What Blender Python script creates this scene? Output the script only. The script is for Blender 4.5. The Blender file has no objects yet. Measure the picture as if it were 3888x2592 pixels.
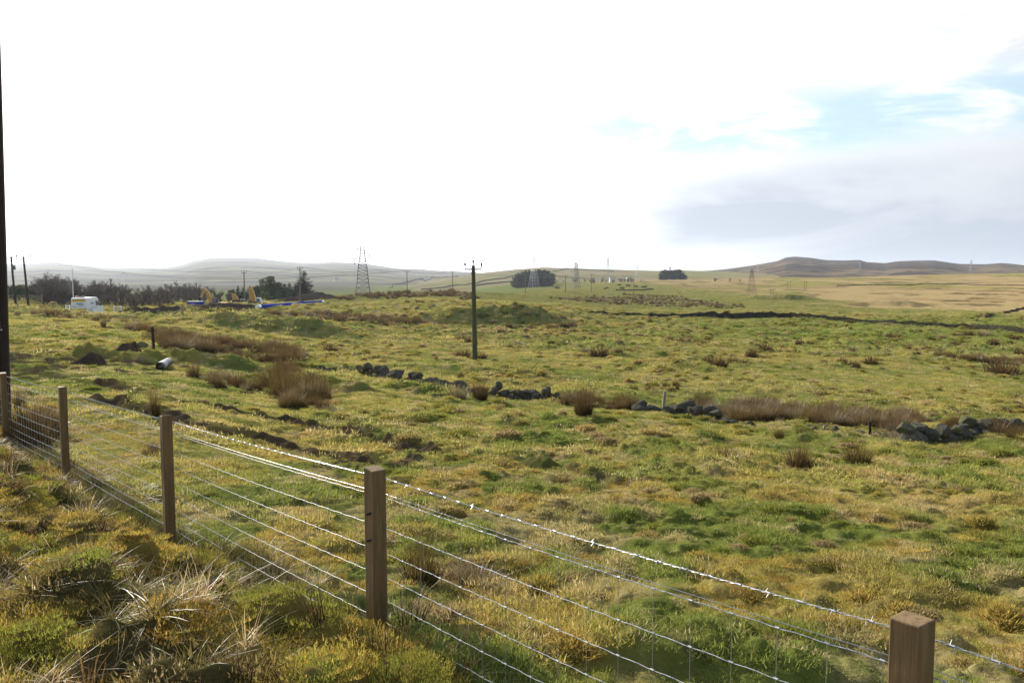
import bpy, math, random
import numpy as np
from mathutils import Vector, Matrix

SC = bpy.context.scene
COL = SC.collection
R = math.radians

# ------------------------------------------------------------------ camera
EZ = 2.0                                  # eye height above the bank foot
FPX, CX, CY = 3152.0, 1944.0, 1296.0      # focal length and centre in photo pixels
PITCH = math.atan((CY - 1040.0) / FPX)
SP, CP = math.sin(PITCH), math.cos(PITCH)
cam = bpy.data.objects.new('camera', bpy.data.cameras.new('camera'))
COL.objects.link(cam)
cam.location = (0, 0, EZ)
cam.rotation_euler = (math.pi / 2 - PITCH, 0, 0)
cam.data.sensor_width = 36.0
cam.data.lens = FPX / 3888 * 36.0
cam.data.clip_start = 0.05
cam.data.clip_end = 30000
SC.camera = cam

# ------------------------------------------------------------------ sun, sky
SUN_AZ, SUN_EL = R(-40), R(25)            # ahead and to the left of the view
sdir = Vector((math.sin(SUN_AZ) * math.cos(SUN_EL), math.cos(SUN_AZ) * math.cos(SUN_EL), math.sin(SUN_EL)))
sl = bpy.data.lights.new('sun', 'SUN')
sl.energy = 5.0
sl.angle = R(0.5)
sl.color = (1.0, 0.93, 0.82)
so = bpy.data.objects.new('sun', sl)
COL.objects.link(so)
so.rotation_euler = sdir.to_track_quat('Z', 'Y').to_euler()
so.location = (-60, 60, 60)

W = bpy.data.worlds.new('World')
SC.world = W
W.use_nodes = True


class NT:
    """small helper to write node trees"""
    def __init__(s, t):
        s.t = t
        t.nodes.clear()

    def n(s, typ, **kw):
        nd = s.t.nodes.new(typ)
        for k, v in kw.items():
            if k == 'i':
                for a, b in v.items():
                    sock = nd.inputs[a]
                    if isinstance(b, bpy.types.NodeSocket):
                        s.t.links.new(b, sock)
                    else:
                        sock.default_value = b
            else:
                setattr(nd, k, v)
        return nd

    def m(s, op, a, b=0.0, c=None, clamp=False):
        i = {0: a, 1: b}
        if c is not None:
            i[2] = c
        return s.n('ShaderNodeMath', operation=op, use_clamp=clamp, i=i).outputs[0]

    def ss(s, x, lo, hi):
        return s.n('ShaderNodeMapRange', interpolation_type='SMOOTHSTEP', clamp=True,
                   i={0: x, 1: lo, 2: hi, 3: 0.0, 4: 1.0}).outputs[0]

    def mix(s, f, a, b, blend='MIX'):
        nd = s.n('ShaderNodeMix', data_type='RGBA', blend_type=blend)
        for k, v in ((0, f), (6, a), (7, b)):
            if isinstance(v, bpy.types.NodeSocket):
                s.t.links.new(v, nd.inputs[k])
            else:
                nd.inputs[k].default_value = v if k == 0 else (tuple(v) + (1.0,) if len(v) == 3 else v)
        return nd.outputs[2]

    def noise(s, vec, scale, detail=4.0, rough=0.55, dist=0.0):
        i = {'Scale': scale, 'Detail': detail, 'Roughness': rough, 'Distortion': dist}
        if vec is not None:
            i['Vector'] = vec
        return s.n('ShaderNodeTexNoise', i=i).outputs[0]


def build_sky():
    q = NT(W.node_tree)
    sky = q.n('ShaderNodeTexSky', sky_type='NISHITA', sun_disc=False, sun_elevation=SUN_EL, sun_rotation=SUN_AZ,
              altitude=200, air_density=1.0, dust_density=1.5, ozone_density=1.0)
    tc = q.n('ShaderNodeTexCoord').outputs['Generated']
    nv = q.n('ShaderNodeVectorMath', operation='NORMALIZE', i={0: tc}).outputs[0]
    xyz = q.n('ShaderNodeSeparateXYZ', i={0: nv})
    x, y, z = xyz.outputs
    az = q.m('ARCTAN2', x, y)
    el = q.m('ARCSINE', z)
    dot = q.n('ShaderNodeVectorMath', operation='DOT_PRODUCT', i={0: nv, 1: tuple(sdir)}).outputs['Value']
    # cloud plane coordinates
    zz = q.m('ADD', q.m('MAXIMUM', z, 0.0), 0.10)
    pv = q.n('ShaderNodeCombineXYZ', i={0: q.m('DIVIDE', x, zz), 1: q.m('DIVIDE', y, zz), 2: 0.0}).outputs[0]
    av = q.n('ShaderNodeCombineXYZ', i={0: az, 1: q.m('MULTIPLY', el, 3.6), 2: 0.3}).outputs[0]
    n1 = q.noise(pv, 1.3, 7, 0.6, 0.3)
    n2 = q.noise(av, 9.0, 8, 0.62, 0.4)
    n3 = q.noise(av, 2.6, 5, 0.55, 0.6)
    # blue gap to the right
    band = q.m('MULTIPLY', q.ss(el, R(9.6), R(11.4)), q.m('SUBTRACT', 1.0, q.ss(el, R(11.8), R(15.6))))
    wob = q.m('MULTIPLY', q.m('SUBTRACT', n3, 0.5), 0.055)
    band = q.m('MULTIPLY', q.ss(q.m('ADD', el, wob), R(7.2), R(8.8)),
               q.m('SUBTRACT', 1.0, q.ss(q.m('ADD', el, wob), R(10.2), R(12.8))))
    band = q.m('MULTIPLY', band, q.ss(az, R(-3.0), R(7.0)))
    gap = q.m('MULTIPLY', band, q.ss(n2, 0.28, 0.56))
    # second gap high on the left, and open sky behind the viewer
    hi = q.m('MULTIPLY', q.ss(el, R(16.5), R(19)), q.ss(n1, 0.50, 0.66))
    back = q.m('SUBTRACT', 1.0, q.ss(y, -0.35, 0.25))
    back = q.m('MULTIPLY', back, q.ss(n1, 0.36, 0.6))
    clear = q.m('MAXIMUM', q.m('MULTIPLY', gap, 0.84), q.m('MAXIMUM', q.m('MULTIPLY', hi, 0.7), back), clamp=True)
    clear = q.m('MAXIMUM', clear, q.m('MULTIPLY', q.ss(el, R(23), R(40)), 0.85))
    # cloud brightness: strong forward scatter round the sun
    g = q.m('POWER', q.m('MULTIPLY', q.m('ADD', dot, 1.0), 0.5), 3.0)
    bright = q.m('ADD', 1.2, q.m('MULTIPLY', g, 11.5))
    # grey bank of cloud low on the right
    gm = q.m('MULTIPLY', q.ss(q.m('ADD', az, q.m('MULTIPLY', wob, 2.0)), R(-7), R(23)),
             q.m('SUBTRACT', 1.0, q.ss(q.m('ADD', el, q.m('MULTIPLY', wob, 1.2)), R(3.5), R(11.0))))
    gm = q.m('MULTIPLY', gm, q.m('ADD', 0.45, q.m('MULTIPLY', q.ss(n3, 0.3, 0.65), 0.55)))
    wisp = q.m('MULTIPLY', q.ss(az, R(-4), R(22)), q.m('MULTIPLY', q.ss(n2, 0.40, 0.66), 0.5))
    grey = q.m('MAXIMUM', q.m('MULTIPLY', gm, 1.5), wisp, clamp=True)
    cb = q.n('ShaderNodeCombineColor', i={0: bright, 1: bright, 2: bright}).outputs[0]
    cb = q.mix(1.0, cb, (1.0, 0.995, 0.985), 'MULTIPLY')
    cc = q.mix(q.m('MULTIPLY', grey, 0.9), cb, (2.35, 2.7, 3.2))
    blue = q.mix(0.8, sky.outputs[0], (2.4, 3.5, 4.5))
    skyc = q.mix(q.m('SUBTRACT', 1.0, q.ss(y, -0.2, 0.3)), blue, sky.outputs[0])
    col = q.mix(clear, cc, skyc)
    low = q.m('SUBTRACT', 1.0, q.ss(z, -0.06, -0.01))
    col = q.mix(low, col, (0.9, 0.85, 0.6))
    bg = q.n('ShaderNodeBackground', i={'Color': col, 'Strength': 0.107})
    out = q.n('ShaderNodeOutputWorld')
    q.t.links.new(bg.outputs[0], out.inputs['Surface'])


build_sky()
SC.view_settings.view_transform = 'Standard'
SC.view_settings.look = 'None'
SC.view_settings.exposure = 1.1
SC.view_settings.gamma = 1.0
SC.cycles.max_bounces = 6
SC.cycles.diffuse_bounces = 3
SC.cycles.glossy_bounces = 2
SC.cycles.transmission_bounces = 3
SC.cycles.transparent_max_bounces = 8
SC.cycles.volume_bounces = 0
SC.cycles.use_denoising = True
SC.cycles.denoising_prefilter = 'ACCURATE'

# ------------------------------------------------------------------ numeric helpers


def _hash(ix, iy, seed):
    h = (ix.astype(np.int64) * 374761393 + iy.astype(np.int64) * 668265263 + seed * 974634541) & 0xffffffff
    h = ((h ^ (h >> 13)) * 1274126177) & 0xffffffff
    h = ((h ^ (h >> 16)) * 2246822519) & 0xffffffff
    return ((h ^ (h >> 15)) & 0xffffff) / float(0xffffff)


def vn(x, y, seed=0):
    fx, fy = np.floor(x), np.floor(y)
    tx, ty = x - fx, y - fy
    tx = tx * tx * tx * (tx * (tx * 6 - 15) + 10)
    ty = ty * ty * ty * (ty * (ty * 6 - 15) + 10)
    a, b = _hash(fx, fy, seed), _hash(fx + 1, fy, seed)
    c, d = _hash(fx, fy + 1, seed), _hash(fx + 1, fy + 1, seed)
    return (a + (b - a) * tx) * (1 - ty) + (c + (d - c) * tx) * ty


def fbm(x, y, seed=0, o=3):
    s, a, t = 0.0, 0.5, 0.0
    for k in range(o):
        s = s + a * vn(x, y, seed + k * 17)
        t += a
        a *= 0.5
        x, y = x * 2.03 + 11.3, y * 2.03 - 7.1
    return s / t


def sst(x, a, b):
    t = np.clip((x - a) / (b - a), 0, 1)
    return t * t * (3 - 2 * t)


def slope(py):
    """rise per metre forward of the sight line through photo row py"""
    v = (CY - py) / FPX
    return (-SP + v * CP) / (CP + v * SP)


def fan(px, py=1300.0):
    v = (CY - py) / FPX
    return (px - CX) / FPX / (CP + v * SP)


def P(px, py, Y):
    return Vector((fan(px, py) * Y, Y, EZ + slope(py) * Y))


# ------------------------------------------------------------------ the lie of the land
# for each bearing: (distance, photo row where that ground shows) or (distance, height below the eye) where hidden
LAND = {
    -700: [(1, -1.6), (4, -1.62), (9, -2.0), (14, -2.4), (22, 1430), (38, 1330), (60, 1245), (95, 1168), (105, -4.3), (120, -4.9), (200, -6), (500, -14), (1500, -20), (9000, -22)],
    0: [(1, -1.6), (3, -1.62), (5, -1.75), (8, -2.05), (11.6, 1695), (15, 1560), (22, 1430), (38, 1330), (60, 1245), (80, 1205), (95, 1166), (104, -4.1), (120, -4.9), (200, -6), (500, -14), (1500, -20), (9000, -22)],
    250: [(1, -1.62), (3, -1.63), (5, -1.78), (7, 2030), (9.1, 1840), (13, 1660), (20, 1470), (30, 1385), (40, 1330), (62, 1250), (85, 1205), (98, 1190), (103, -5.35), (112, -5.6), (125, -5.7), (200, -6.4), (500, -14), (1500, -20), (9000, -22)],
    500: [(1, -1.64), (3.2, 2510), (4.5, 2340), (6.2, 2125), (8.5, 1900), (11, 1730), (15, 1570), (20, 1490), (27, 1420), (40, 1330), (65, 1255), (90, 1212), (104, 1197), (112, -5.5), (135, -5.8), (200, -7), (500, -15), (1500, -20), (9000, -22)],
    760: [(1, -1.68), (3.3, 2500), (4.5, 2320), (5.6, 2170), (6.5, 2080), (8, 1960), (11, 1780), (15, 1610), (20, 1530), (28, 1450), (42, 1350), (66, 1270), (95, 1218), (116, 1195), (135, -5.8), (200, -7), (500, -15), (1500, -20), (9000, -22)],
    1000: [(1, -1.72), (3.4, 2520), (4.4, 2370), (5.2, 2240), (6, 2160), (8, 1985), (11, 1815), (16, 1650), (26, 1520), (36, 1430), (55, 1350), (80, 1282), (98, 1240), (112, 1205), (136, 1177), (144, -5.6), (200, -7), (300, -9), (500, -15), (1500, -20), (9000, -22)],
    1230: [(1, -1.76), (3.5, 2530), (4.3, 2420), (5.0, 2300), (6, 2190), (8.2, 1990), (12, 1810), (18, 1650), (30, 1510), (38, 1430), (56, 1370), (84, 1290), (102, 1252), (125, 1210), (165, 1172), (205, 1153), (225, 1140), (260, 1128), (280, -7.4), (500, -15), (1500, -20), (9000, -22)],
    1420: [(1, -1.80), (3.6, 2520), (4.1, 2440), (5.0, 2320), (6.4, 2160), (8.5, 2000), (13, 1780), (21, 1620), (36, 1475), (56, 1390), (86, 1300), (108, 1258), (130, 1218), (160, 1180), (205, 1150), (240, 1122), (262, 1109), (290, -8.0), (420, -13), (700, -18), (1500, -21), (9000, -22)],
    1640: [(1, -1.86), (3.6, 2540), (4.6, 2400), (5.6, 2270), (6.6, 2160), (9, 1985), (14, 1770), (22, 1620), (37, 1495), (58, 1395), (90, 1300), (114, 1256), (137, 1237), (139, 1205), (160, 1172), (210, 1132), (250, 1112), (265, 1106), (300, -8.4), (420, -13), (700, -18), (1500, -21), (9000, -22)],
    1780: [(1, -1.9), (3.8, 2550), (5.6, 2300), (9, 1995), (15, 1750), (24, 1610), (37, 1502), (62, 1390), (68, 1372), (96, 1300), (122, 1254), (139, 1238), (141.2, 1190), (160, 1168), (220, 1130), (260, 1112), (285, 1107), (320, -8.8), (450, -14), (700, -18), (1500, -21), (9000, -22)],
    2000: [(1, -1.92), (3.9, 2592), (5.2, 2380), (6.8, 2190), (11, 1905), (18, 1705), (26, 1600), (38, 1515), (62, 1400), (98, 1300), (126, 1252), (142.4, 1236), (145, 1182), (165, 1170), (240, 1134), (320, 1114), (390, 1103), (430, -9.2), (520, -13), (760, 1088), (900, 1072), (1500, -14), (9000, -22)],
    2180: [(1, -1.93), (3.9, 2600), (6.8, 2190), (11, 1905), (18, 1710), (27, 1600), (37, 1530), (62, 1405), (98, 1305), (130, 1250), (150.8, 1228), (153, 1196), (172, 1180), (260, 1138), (350, 1113), (420, 1101), (450, -9.2), (520, -11), (700, 1090), (900, 1073), (1500, -12), (9000, -22)],
    2320: [(1, -1.95), (4.0, 2580), (7, 2170), (12, 1880), (20, 1690), (28, 1605), (36, 1545), (60, 1415), (94, 1315), (134, 1245), (172, 1206), (182, 1192), (270, 1145), (400, 1116), (520, 1096), (640, 1082), (700, -9.5), (900, 1074), (1500, -12), (9000, -22)],
    2500: [(1, -1.97), (4.2, 2520), (5.2, 2340), (9, 2000), (16, 1750), (24, 1660), (34, 1568), (38, 1540), (52, 1450), (85, 1332), (130, 1250), (183, 1206), (190, 1193), (270, 1152), (420, 1120), (600, 1100), (800, 1072), (1000, 1062), (1500, -9), (9000, -22)],
    2750: [(1, -1.97), (4.4, 2500), (9.2, 2000), (15, 1780), (24, 1690), (31, 1625), (36, 1590), (42, 1520), (55, 1440), (80, 1350), (130, 1256), (184, 1203), (192, 1190), (275, 1152), (430, 1120), (620, 1092), (900, 1062), (1100, -6), (1500, -9), (9000, -22)],
    3000: [(1, -1.97), (4.5, 2500), (9.5, 2000), (14.5, 1800), (24, 1690), (29, 1640), (35, 1600), (43, 1520), (52, 1465), (78, 1365), (130, 1262), (182, 1207), (190, 1193), (280, 1155), (420, 1125), (650, 1085), (900, 1060), (1100, 1050), (1300, -10), (3000, -20), (9000, -22)],
    3300: [(1, -1.97), (4.8, 2480), (10, 1985), (18, 1760), (25, 1690), (29, 1655), (34, 1622), (40, 1560), (52, 1470), (78, 1372), (125, 1275), (160, 1236), (168, 1222), (240, 1178), (400, 1128), (650, 1080), (950, 1048), (1200, -12), (3000, -20), (9000, -22)],
    3600: [(1, -1.97), (5, 2470), (10.5, 1985), (18, 1780), (25, 1690), (29, 1660), (34, 1620), (42, 1550), (56, 1470), (80, 1380), (120, 1290), (145, 1253), (152, 1238), (220, 1185), (400, 1122), (650, 1072), (950, 1040), (1200, -12), (3000, -20), (9000, -22)],
    3888: [(1, -1.97), (5, 2480), (10.5, 1995), (18, 1790), (25, 1705), (30, 1665), (35, 1628), (44, 1550), (58, 1470), (80, 1395), (112, 1310), (130, 1272), (137, 1256), (200, 1195), (400, 1115), (650, 1066), (950, 1036), (1200, -12), (3000, -20), (9000, -22)],
    4700: [(1, -1.97), (5, 2480), (10.5, 2000), (18, 1800), (30, 1670), (60, 1480), (100, 1340), (125, 1285), (131, 1270), (200, 1200), (400, 1115), (650, 1063), (950, 1034), (1200, -12), (3000, -20), (9000, -22)],
}
NL, NS = 1000, 300
LG = np.linspace(math.log(1.0), math.log(9000.0), NL)
_cols = sorted(LAND)
_tab = []
for c in _cols:
    ys, zs = [], []
    for (Y, v) in LAND[c]:
        ys.append(math.log(Y))
        zs.append(slope(v) * Y if v > 200 else v)
    Yl = np.exp(LG)
    _tab.append(np.interp(Yl, np.exp(ys), zs))
_tab = np.array(_tab)
S0, S1 = fan(_cols[0]), fan(_cols[-1])
SG = np.linspace(S0, S1, NS)
_cs = np.array([fan(c) for c in _cols])
BASE = np.array([np.interp(SG, _cs, _tab[:, k]) for k in range(NL)]).T      # NS x NL


def gsm(a, sig, axis):
    r = int(sig * 3) + 1
    k = np.exp(-0.5 * (np.arange(-r, r + 1) / sig) ** 2)
    k /= k.sum()
    pad = [(0, 0), (0, 0)]
    pad[axis] = (r, r)
    b = np.pad(a, pad, mode='edge')
    out = np.zeros_like(a)
    for i, w in enumerate(k):
        sl_ = [slice(None), slice(None)]
        sl_[axis] = slice(i, i + a.shape[axis])
        out += w * b[tuple(sl_)]
    return out


BASE = gsm(gsm(BASE, 0.7, 1), 3.0, 0)


def base(x, y):
    yy = np.clip(y, 1.3, 8990)
    s = np.clip(x / np.maximum(yy, 1.3), S0, S1 - 1e-6)
    a = (s - S0) / (S1 - S0) * (NS - 1)
    b = (np.log(yy) - LG[0]) / (LG[-1] - LG[0]) * (NL - 1)
    i = np.clip(np.floor(a).astype(int), 0, NS - 2)
    j = np.clip(np.floor(b).astype(int), 0, NL - 2)
    u, v = a - i, b - j
    return EZ + (BASE[i, j] * (1 - u) + BASE[i + 1, j] * u) * (1 - v) + (BASE[i, j + 1] * (1 - u) + BASE[i + 1, j + 1] * u) * v


def ridge_hill(x, y, pts, yc, yf, yb, zt, ns, amp):
    """a hill whose crest at distance yc follows the given sky line"""
    s = x / np.maximum(y, 1.0)
    cs = np.array([fan(p[0], p[1]) for p in pts])
    cz = np.array([slope(p[1]) * yc for p in pts])
    zc = np.interp(s, cs, cz)
    t = (y - yf) / (yc - yf)
    tb = (y - yc) / (yb - yc)
    f = np.where(t < 1, np.clip(t, -1, 1), 1 - np.clip(tb, 0, 2) ** 1.3)
    rough = amp * (fbm(x / ns, y / ns, 5, 4) - 0.5) * np.clip(1.15 - np.clip(t, 0, 1), 0.15, 1) * np.clip(t * 3, 0, 1)
    return EZ + zt + (zc - zt) * f + rough


HILLS = {
    'left': dict(pts=[(-900, 1020), (-300, 1008), (0, 1003), (100, 1000), (185, 994), (230, 998), (300, 1005), (400, 1015), (500, 1018), (600, 1018), (650, 1014), (700, 1002), (740, 988), (790, 980), (870, 978), (980, 980), (1060, 990), (1120, 996), (1200, 998), (1260, 995), (1320, 997), (1400, 1003), (1450, 1010), (1500, 1019), (1560, 1021), (1650, 1026), (1750, 1032), (1900, 1042), (2200, 1050)],
                 yc=5200.0, yf=1500.0, yb=8000.0, zt=-22, ns=420.0, amp=26.0),
    'mid': dict(pts=[(1150, 1125), (1330, 1114), (1400, 1103), (1500, 1085), (1600, 1066), (1700, 1050), (1780, 1042), (1850, 1034), (1950, 1024), (2060, 1015), (2150, 1018), (2300, 1022), (2500, 1028), (2580, 1026), (2650, 1028), (2900, 1034), (3300, 1044), (3900, 1050)],
                yc=2000.0, yf=760.0, yb=2900.0, zt=-19, ns=130.0, amp=9.0),
    'right': dict(pts=[(2000, 1052), (2300, 1042), (2500, 1031), (2640, 1028), (2700, 1026), (2760, 1020), (2850, 1008), (2950, 990), (2985, 976), (3020, 973), (3085, 978), (3140, 986), (3200, 988), (3265, 986), (3290, 994), (3360, 999), (3410, 992), (3470, 990), (3550, 989), (3590, 995), (3640, 1002), (3740, 1003), (3800, 998), (3850, 1002), (3900, 1008), (4100, 1000), (4600, 1015)],
                  yc=2900.0, yf=1250.0, yb=4300.0, zt=-16, ns=170.0, amp=24.0),
}


def hill_h(k, x, y):
    return ridge_hill(x, y, **HILLS[k])


def ground_all(x, y):
    z = base(x, y)
    far = y > 700
    if np.any(far):
        for k in HILLS:
            z = np.where(y > HILLS[k]['yf'], np.maximum(z, hill_h(k, x, y)), z)
    return z


_HY = np.exp(np.linspace(math.log(2.0), math.log(7000.0), 3200))


def hit(px, py, ymin=2.0):
    """where the sight line through a photo point meets the ground"""
    Y = _HY[_HY >= ymin]
    s = fan(px, py)
    d = ground_all(s * Y, Y) - (EZ + slope(py) * Y)
    k = np.argmax(d >= 0)
    if d[k] < 0:
        k = len(Y) - 1
    y = Y[k]
    return (s * y, y)


def polyline(pp, ymin=2.0):
    return np.array([hit(a, b, ymin) for a, b in pp])


def dist_poly(x, y, pts):
    d = np.full(x.shape, 1e9)
    for (a, b) in zip(pts[:-1], pts[1:]):
        ab = b - a
        t = np.clip(((x - a[0]) * ab[0] + (y - a[1]) * ab[1]) / (ab @ ab), 0, 1)
        d = np.minimum(d, np.hypot(x - a[0] - t * ab[0], y - a[1] - t * ab[1]))
    return d


# fence line (wires and posts stand on it)
F2 = np.array([-0.655, 3.9])
FD = np.array([-0.637, 0.771])            # away to the left
FN = np.array([0.771, 0.637])             # towards the field


def fence_side(x, y):
    """metres from the fence, positive in the field"""
    return (x - F2[0]) * FN[0] + (y - F2[1]) * FN[1]


TRACKS = [polyline([(420, 1470), (560, 1512), (800, 1556), (950, 1580), (1130, 1612), (1310, 1648), (1500, 1697), (1700, 1742), (1940, 1782), (2150, 1827), (2330, 1860)]),
          polyline([(430, 1530), (640, 1592), (760, 1622), (900, 1652), (1050, 1692), (1250, 1742), (1450, 1790)]),
          polyline([(30, 1395), (200, 1440), (420, 1470)])]
WALLPX = [(1330, 1400), (1400, 1425), (1520, 1440), (1600, 1462), (1700, 1480), (1800, 1505), (1900, 1515), (2060, 1530), (2200, 1545), (2380, 1555), (2500, 1572), (2620, 1588), (2720, 1608), (2820, 1622)]
WALL = polyline(WALLPX)


def masks(x, y):
    """mud, moss, straw weights of the ground"""
    fs = fence_side(x, y)
    dt = np.minimum(dist_poly(x, y, TRACKS[0]), np.minimum(dist_poly(x, y, TRACKS[1]), dist_poly(x, y, TRACKS[2])))
    lump = fbm(x * 1.4, y * 1.4, 31, 3)
    mud = sst(0.58 + 0.9 * (lump - 0.5) - dt, 0.0, 0.25) * (0.45 + 0.55 * sst(fbm(x * 0.5, y * 0.5, 33, 2), 0.40, 0.56))
    c = np.array(hit(170, 1375))
    g = np.exp(-(((x - c[0]) / 6.5) ** 2 + ((y - c[1]) / 11.0) ** 2))
    mud = np.maximum(mud, 0.9 * sst(g * 0.9 + (lump - 0.5) * 1.9, 0.5, 0.8))
    mud = np.where(y < 75, mud, 0)
    return fs, dt, mud


def bumps(x, y):
    """hummocks and tussocks"""
    fs, dt, mud = masks(x, y)
    n1 = fbm(x / 0.50, y / 0.62, 3, 2)
    n2 = fbm(x / 0.27, y / 0.30, 7, 2)
    m1 = fbm(x / 1.5, y / 1.9, 4, 3)
    n3 = fbm(x / 4.2, y / 5.0, 9, 3)
    n4 = fbm(x / 19.0, y / 24.0, 10, 3)
    patch = 0.35 + 0.9 * sst(fbm(x / 7.0, y / 7.0, 13, 2), 0.36, 0.66)
    f1 = 1 - sst(y, 40, 110)
    f2 = 1 - sst(y, 120, 300)
    f3 = 1 - sst(y, 300, 900)
    h = f1 * patch * (0.060 * sst(n1, 0.42, 0.72) + (0.05 * sst(n2, 0.42, 0.70) + 0.030 * sst(vn(x / 0.11, y / 0.13, 6), 0.4, 0.8)) * (1 - sst(y, 14, 40)) + 0.07 * sst(y, 12, 40) * sst(vn(x / 0.42, y / 0.55, 8), 0.45, 0.85))
    h = h + f2 * (0.20 + 0.2 * sst(y, 40, 110)) * patch * sst(m1, 0.46, 0.82) * sst(y, 5, 25)
    h = h + f3 * (0.16 + 0.5 * sst(y, 60, 160)) * (n3 - 0.5) + f3 * sst(y, 60, 260) * 1.1 * (n4 - 0.5)
    # the rough bank on this side of the fence
    bank = sst(-fs, -0.15, 0.5) * (y < 40)
    nb = fbm(x / 0.55, y / 0.6, 21, 2)
    h = h * (1 - 0.4 * bank) + bank * (0.19 * sst(nb, 0.44, 0.74) + 0.09 * sst(vn(x / 0.21, y / 0.23, 22), 0.4, 0.75) - 0.04)
    # wheel ruts
    rut = np.exp(-(dt / 0.22) ** 2) * (y < 80)
    h = h * (1 - 0.6 * rut) - 0.10 * rut + 0.16 * mud * (vn(x / 0.20, y / 0.20, 41) - 0.5)
    lip = np.exp(-((dt - 0.42) / 0.16) ** 2) * (y < 80)
    h = h + 0.07 * lip * sst(vn(x / 0.3, y / 0.3, 43), 0.3, 0.8)
    return h


FEAT = []         # (x, y, height, rx, ry, angle, steep)


def features(x, y):
    h = np.zeros_like(x)
    for (cx, cy, ht, rx, ry, an, k) in FEAT:
        sel = (np.abs(x - cx) < 3 * max(rx, ry)) & (np.abs(y - cy) < 3 * max(rx, ry))
        if not np.any(sel):
            continue
        c, s = math.cos(an), math.sin(an)
        u = ((x - cx) * c + (y - cy) * s) / rx
        v = (-(x - cx) * s + (y - cy) * c) / ry
        v = np.where(v < 0, v * k, v)
        ns = min(0.42 * rx, 1.6) if rx < 11 else 0.5 * rx
        nz = 0.5 + 1.0 * fbm(x / ns, y / ns, 77, 3)
        h = h + np.where(sel, ht * nz * np.exp(-(u * u + v * v) ** 1.5), 0)
    return h


def H(x, y):
    x, y = np.asarray(x, float), np.asarray(y, float)
    yy = np.maximum(y, 1.3)
    return base(x, y) + bumps(x, yy) + features(x, y)


def Hs(x, y):
    return float(H(np.array([x]), np.array([y]))[0])


def feat(px, py, ht, rx, ry, an=0.0, k=1.0):
    a, b = hit(px, py)
    FEAT.append((a, b, ht, rx, ry, an, k))


feat(1045, 1262, 1.5, 9.0, 5.0, R(-4), 1.9)           # hump with its near side in shade
for a, b, hh in [(1690, 1222, 0.7), (1780, 1216, 1.2), (1880, 1212, 1.3), (1980, 1210, 1.3), (2080, 1214, 1.1), (2160, 1218, 0.6)]:
    feat(a, b, hh * 0.42, 8.0, 5.0, 0, 4.5)
feat(3395, 1158, 1.5, 12.0, 14.0, 0, 2.6)
feat(2975, 1141, 1.8, 16.0, 14.0, 0, 3.0)
feat(1190, 1250, 0.9, 6.0, 4.0, R(4), 1.6)
feat(1780, 1420, 0.35, 7.0, 3.5, 0, 1.4)              # swell below the pole
feat(345, 1358, 0.55, 0.8, 0.7, 0, 1.2)              # mossed lumps round the dug earth
for a, b, hh in [(470, 1362, .3), (520, 1376, .38), (585, 1378, .42), (640, 1366, .36), (700, 1376, .3), (790, 1390, .36), (840, 1396, .3)]:
    feat(a, b, hh, 0.85, 0.55, R(-8), 1.5)
feat(900, 1402, 0.5, 1.5, 0.8, R(-14), 1.3)
for a, b in [(1560, 1490), (1640, 1505), (1290, 1475), (1350, 1490), (1210, 1455)]:
    feat(a, b, 0.3, 0.9, 0.6, 0, 1.2)
for a, b in [(820, 2390), (690, 2480), (1150, 2480), (520, 2250)]:
    feat(a, b, 0.15, 0.34, 0.3, 0, 1.3)               # moss cushions on the bank


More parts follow.
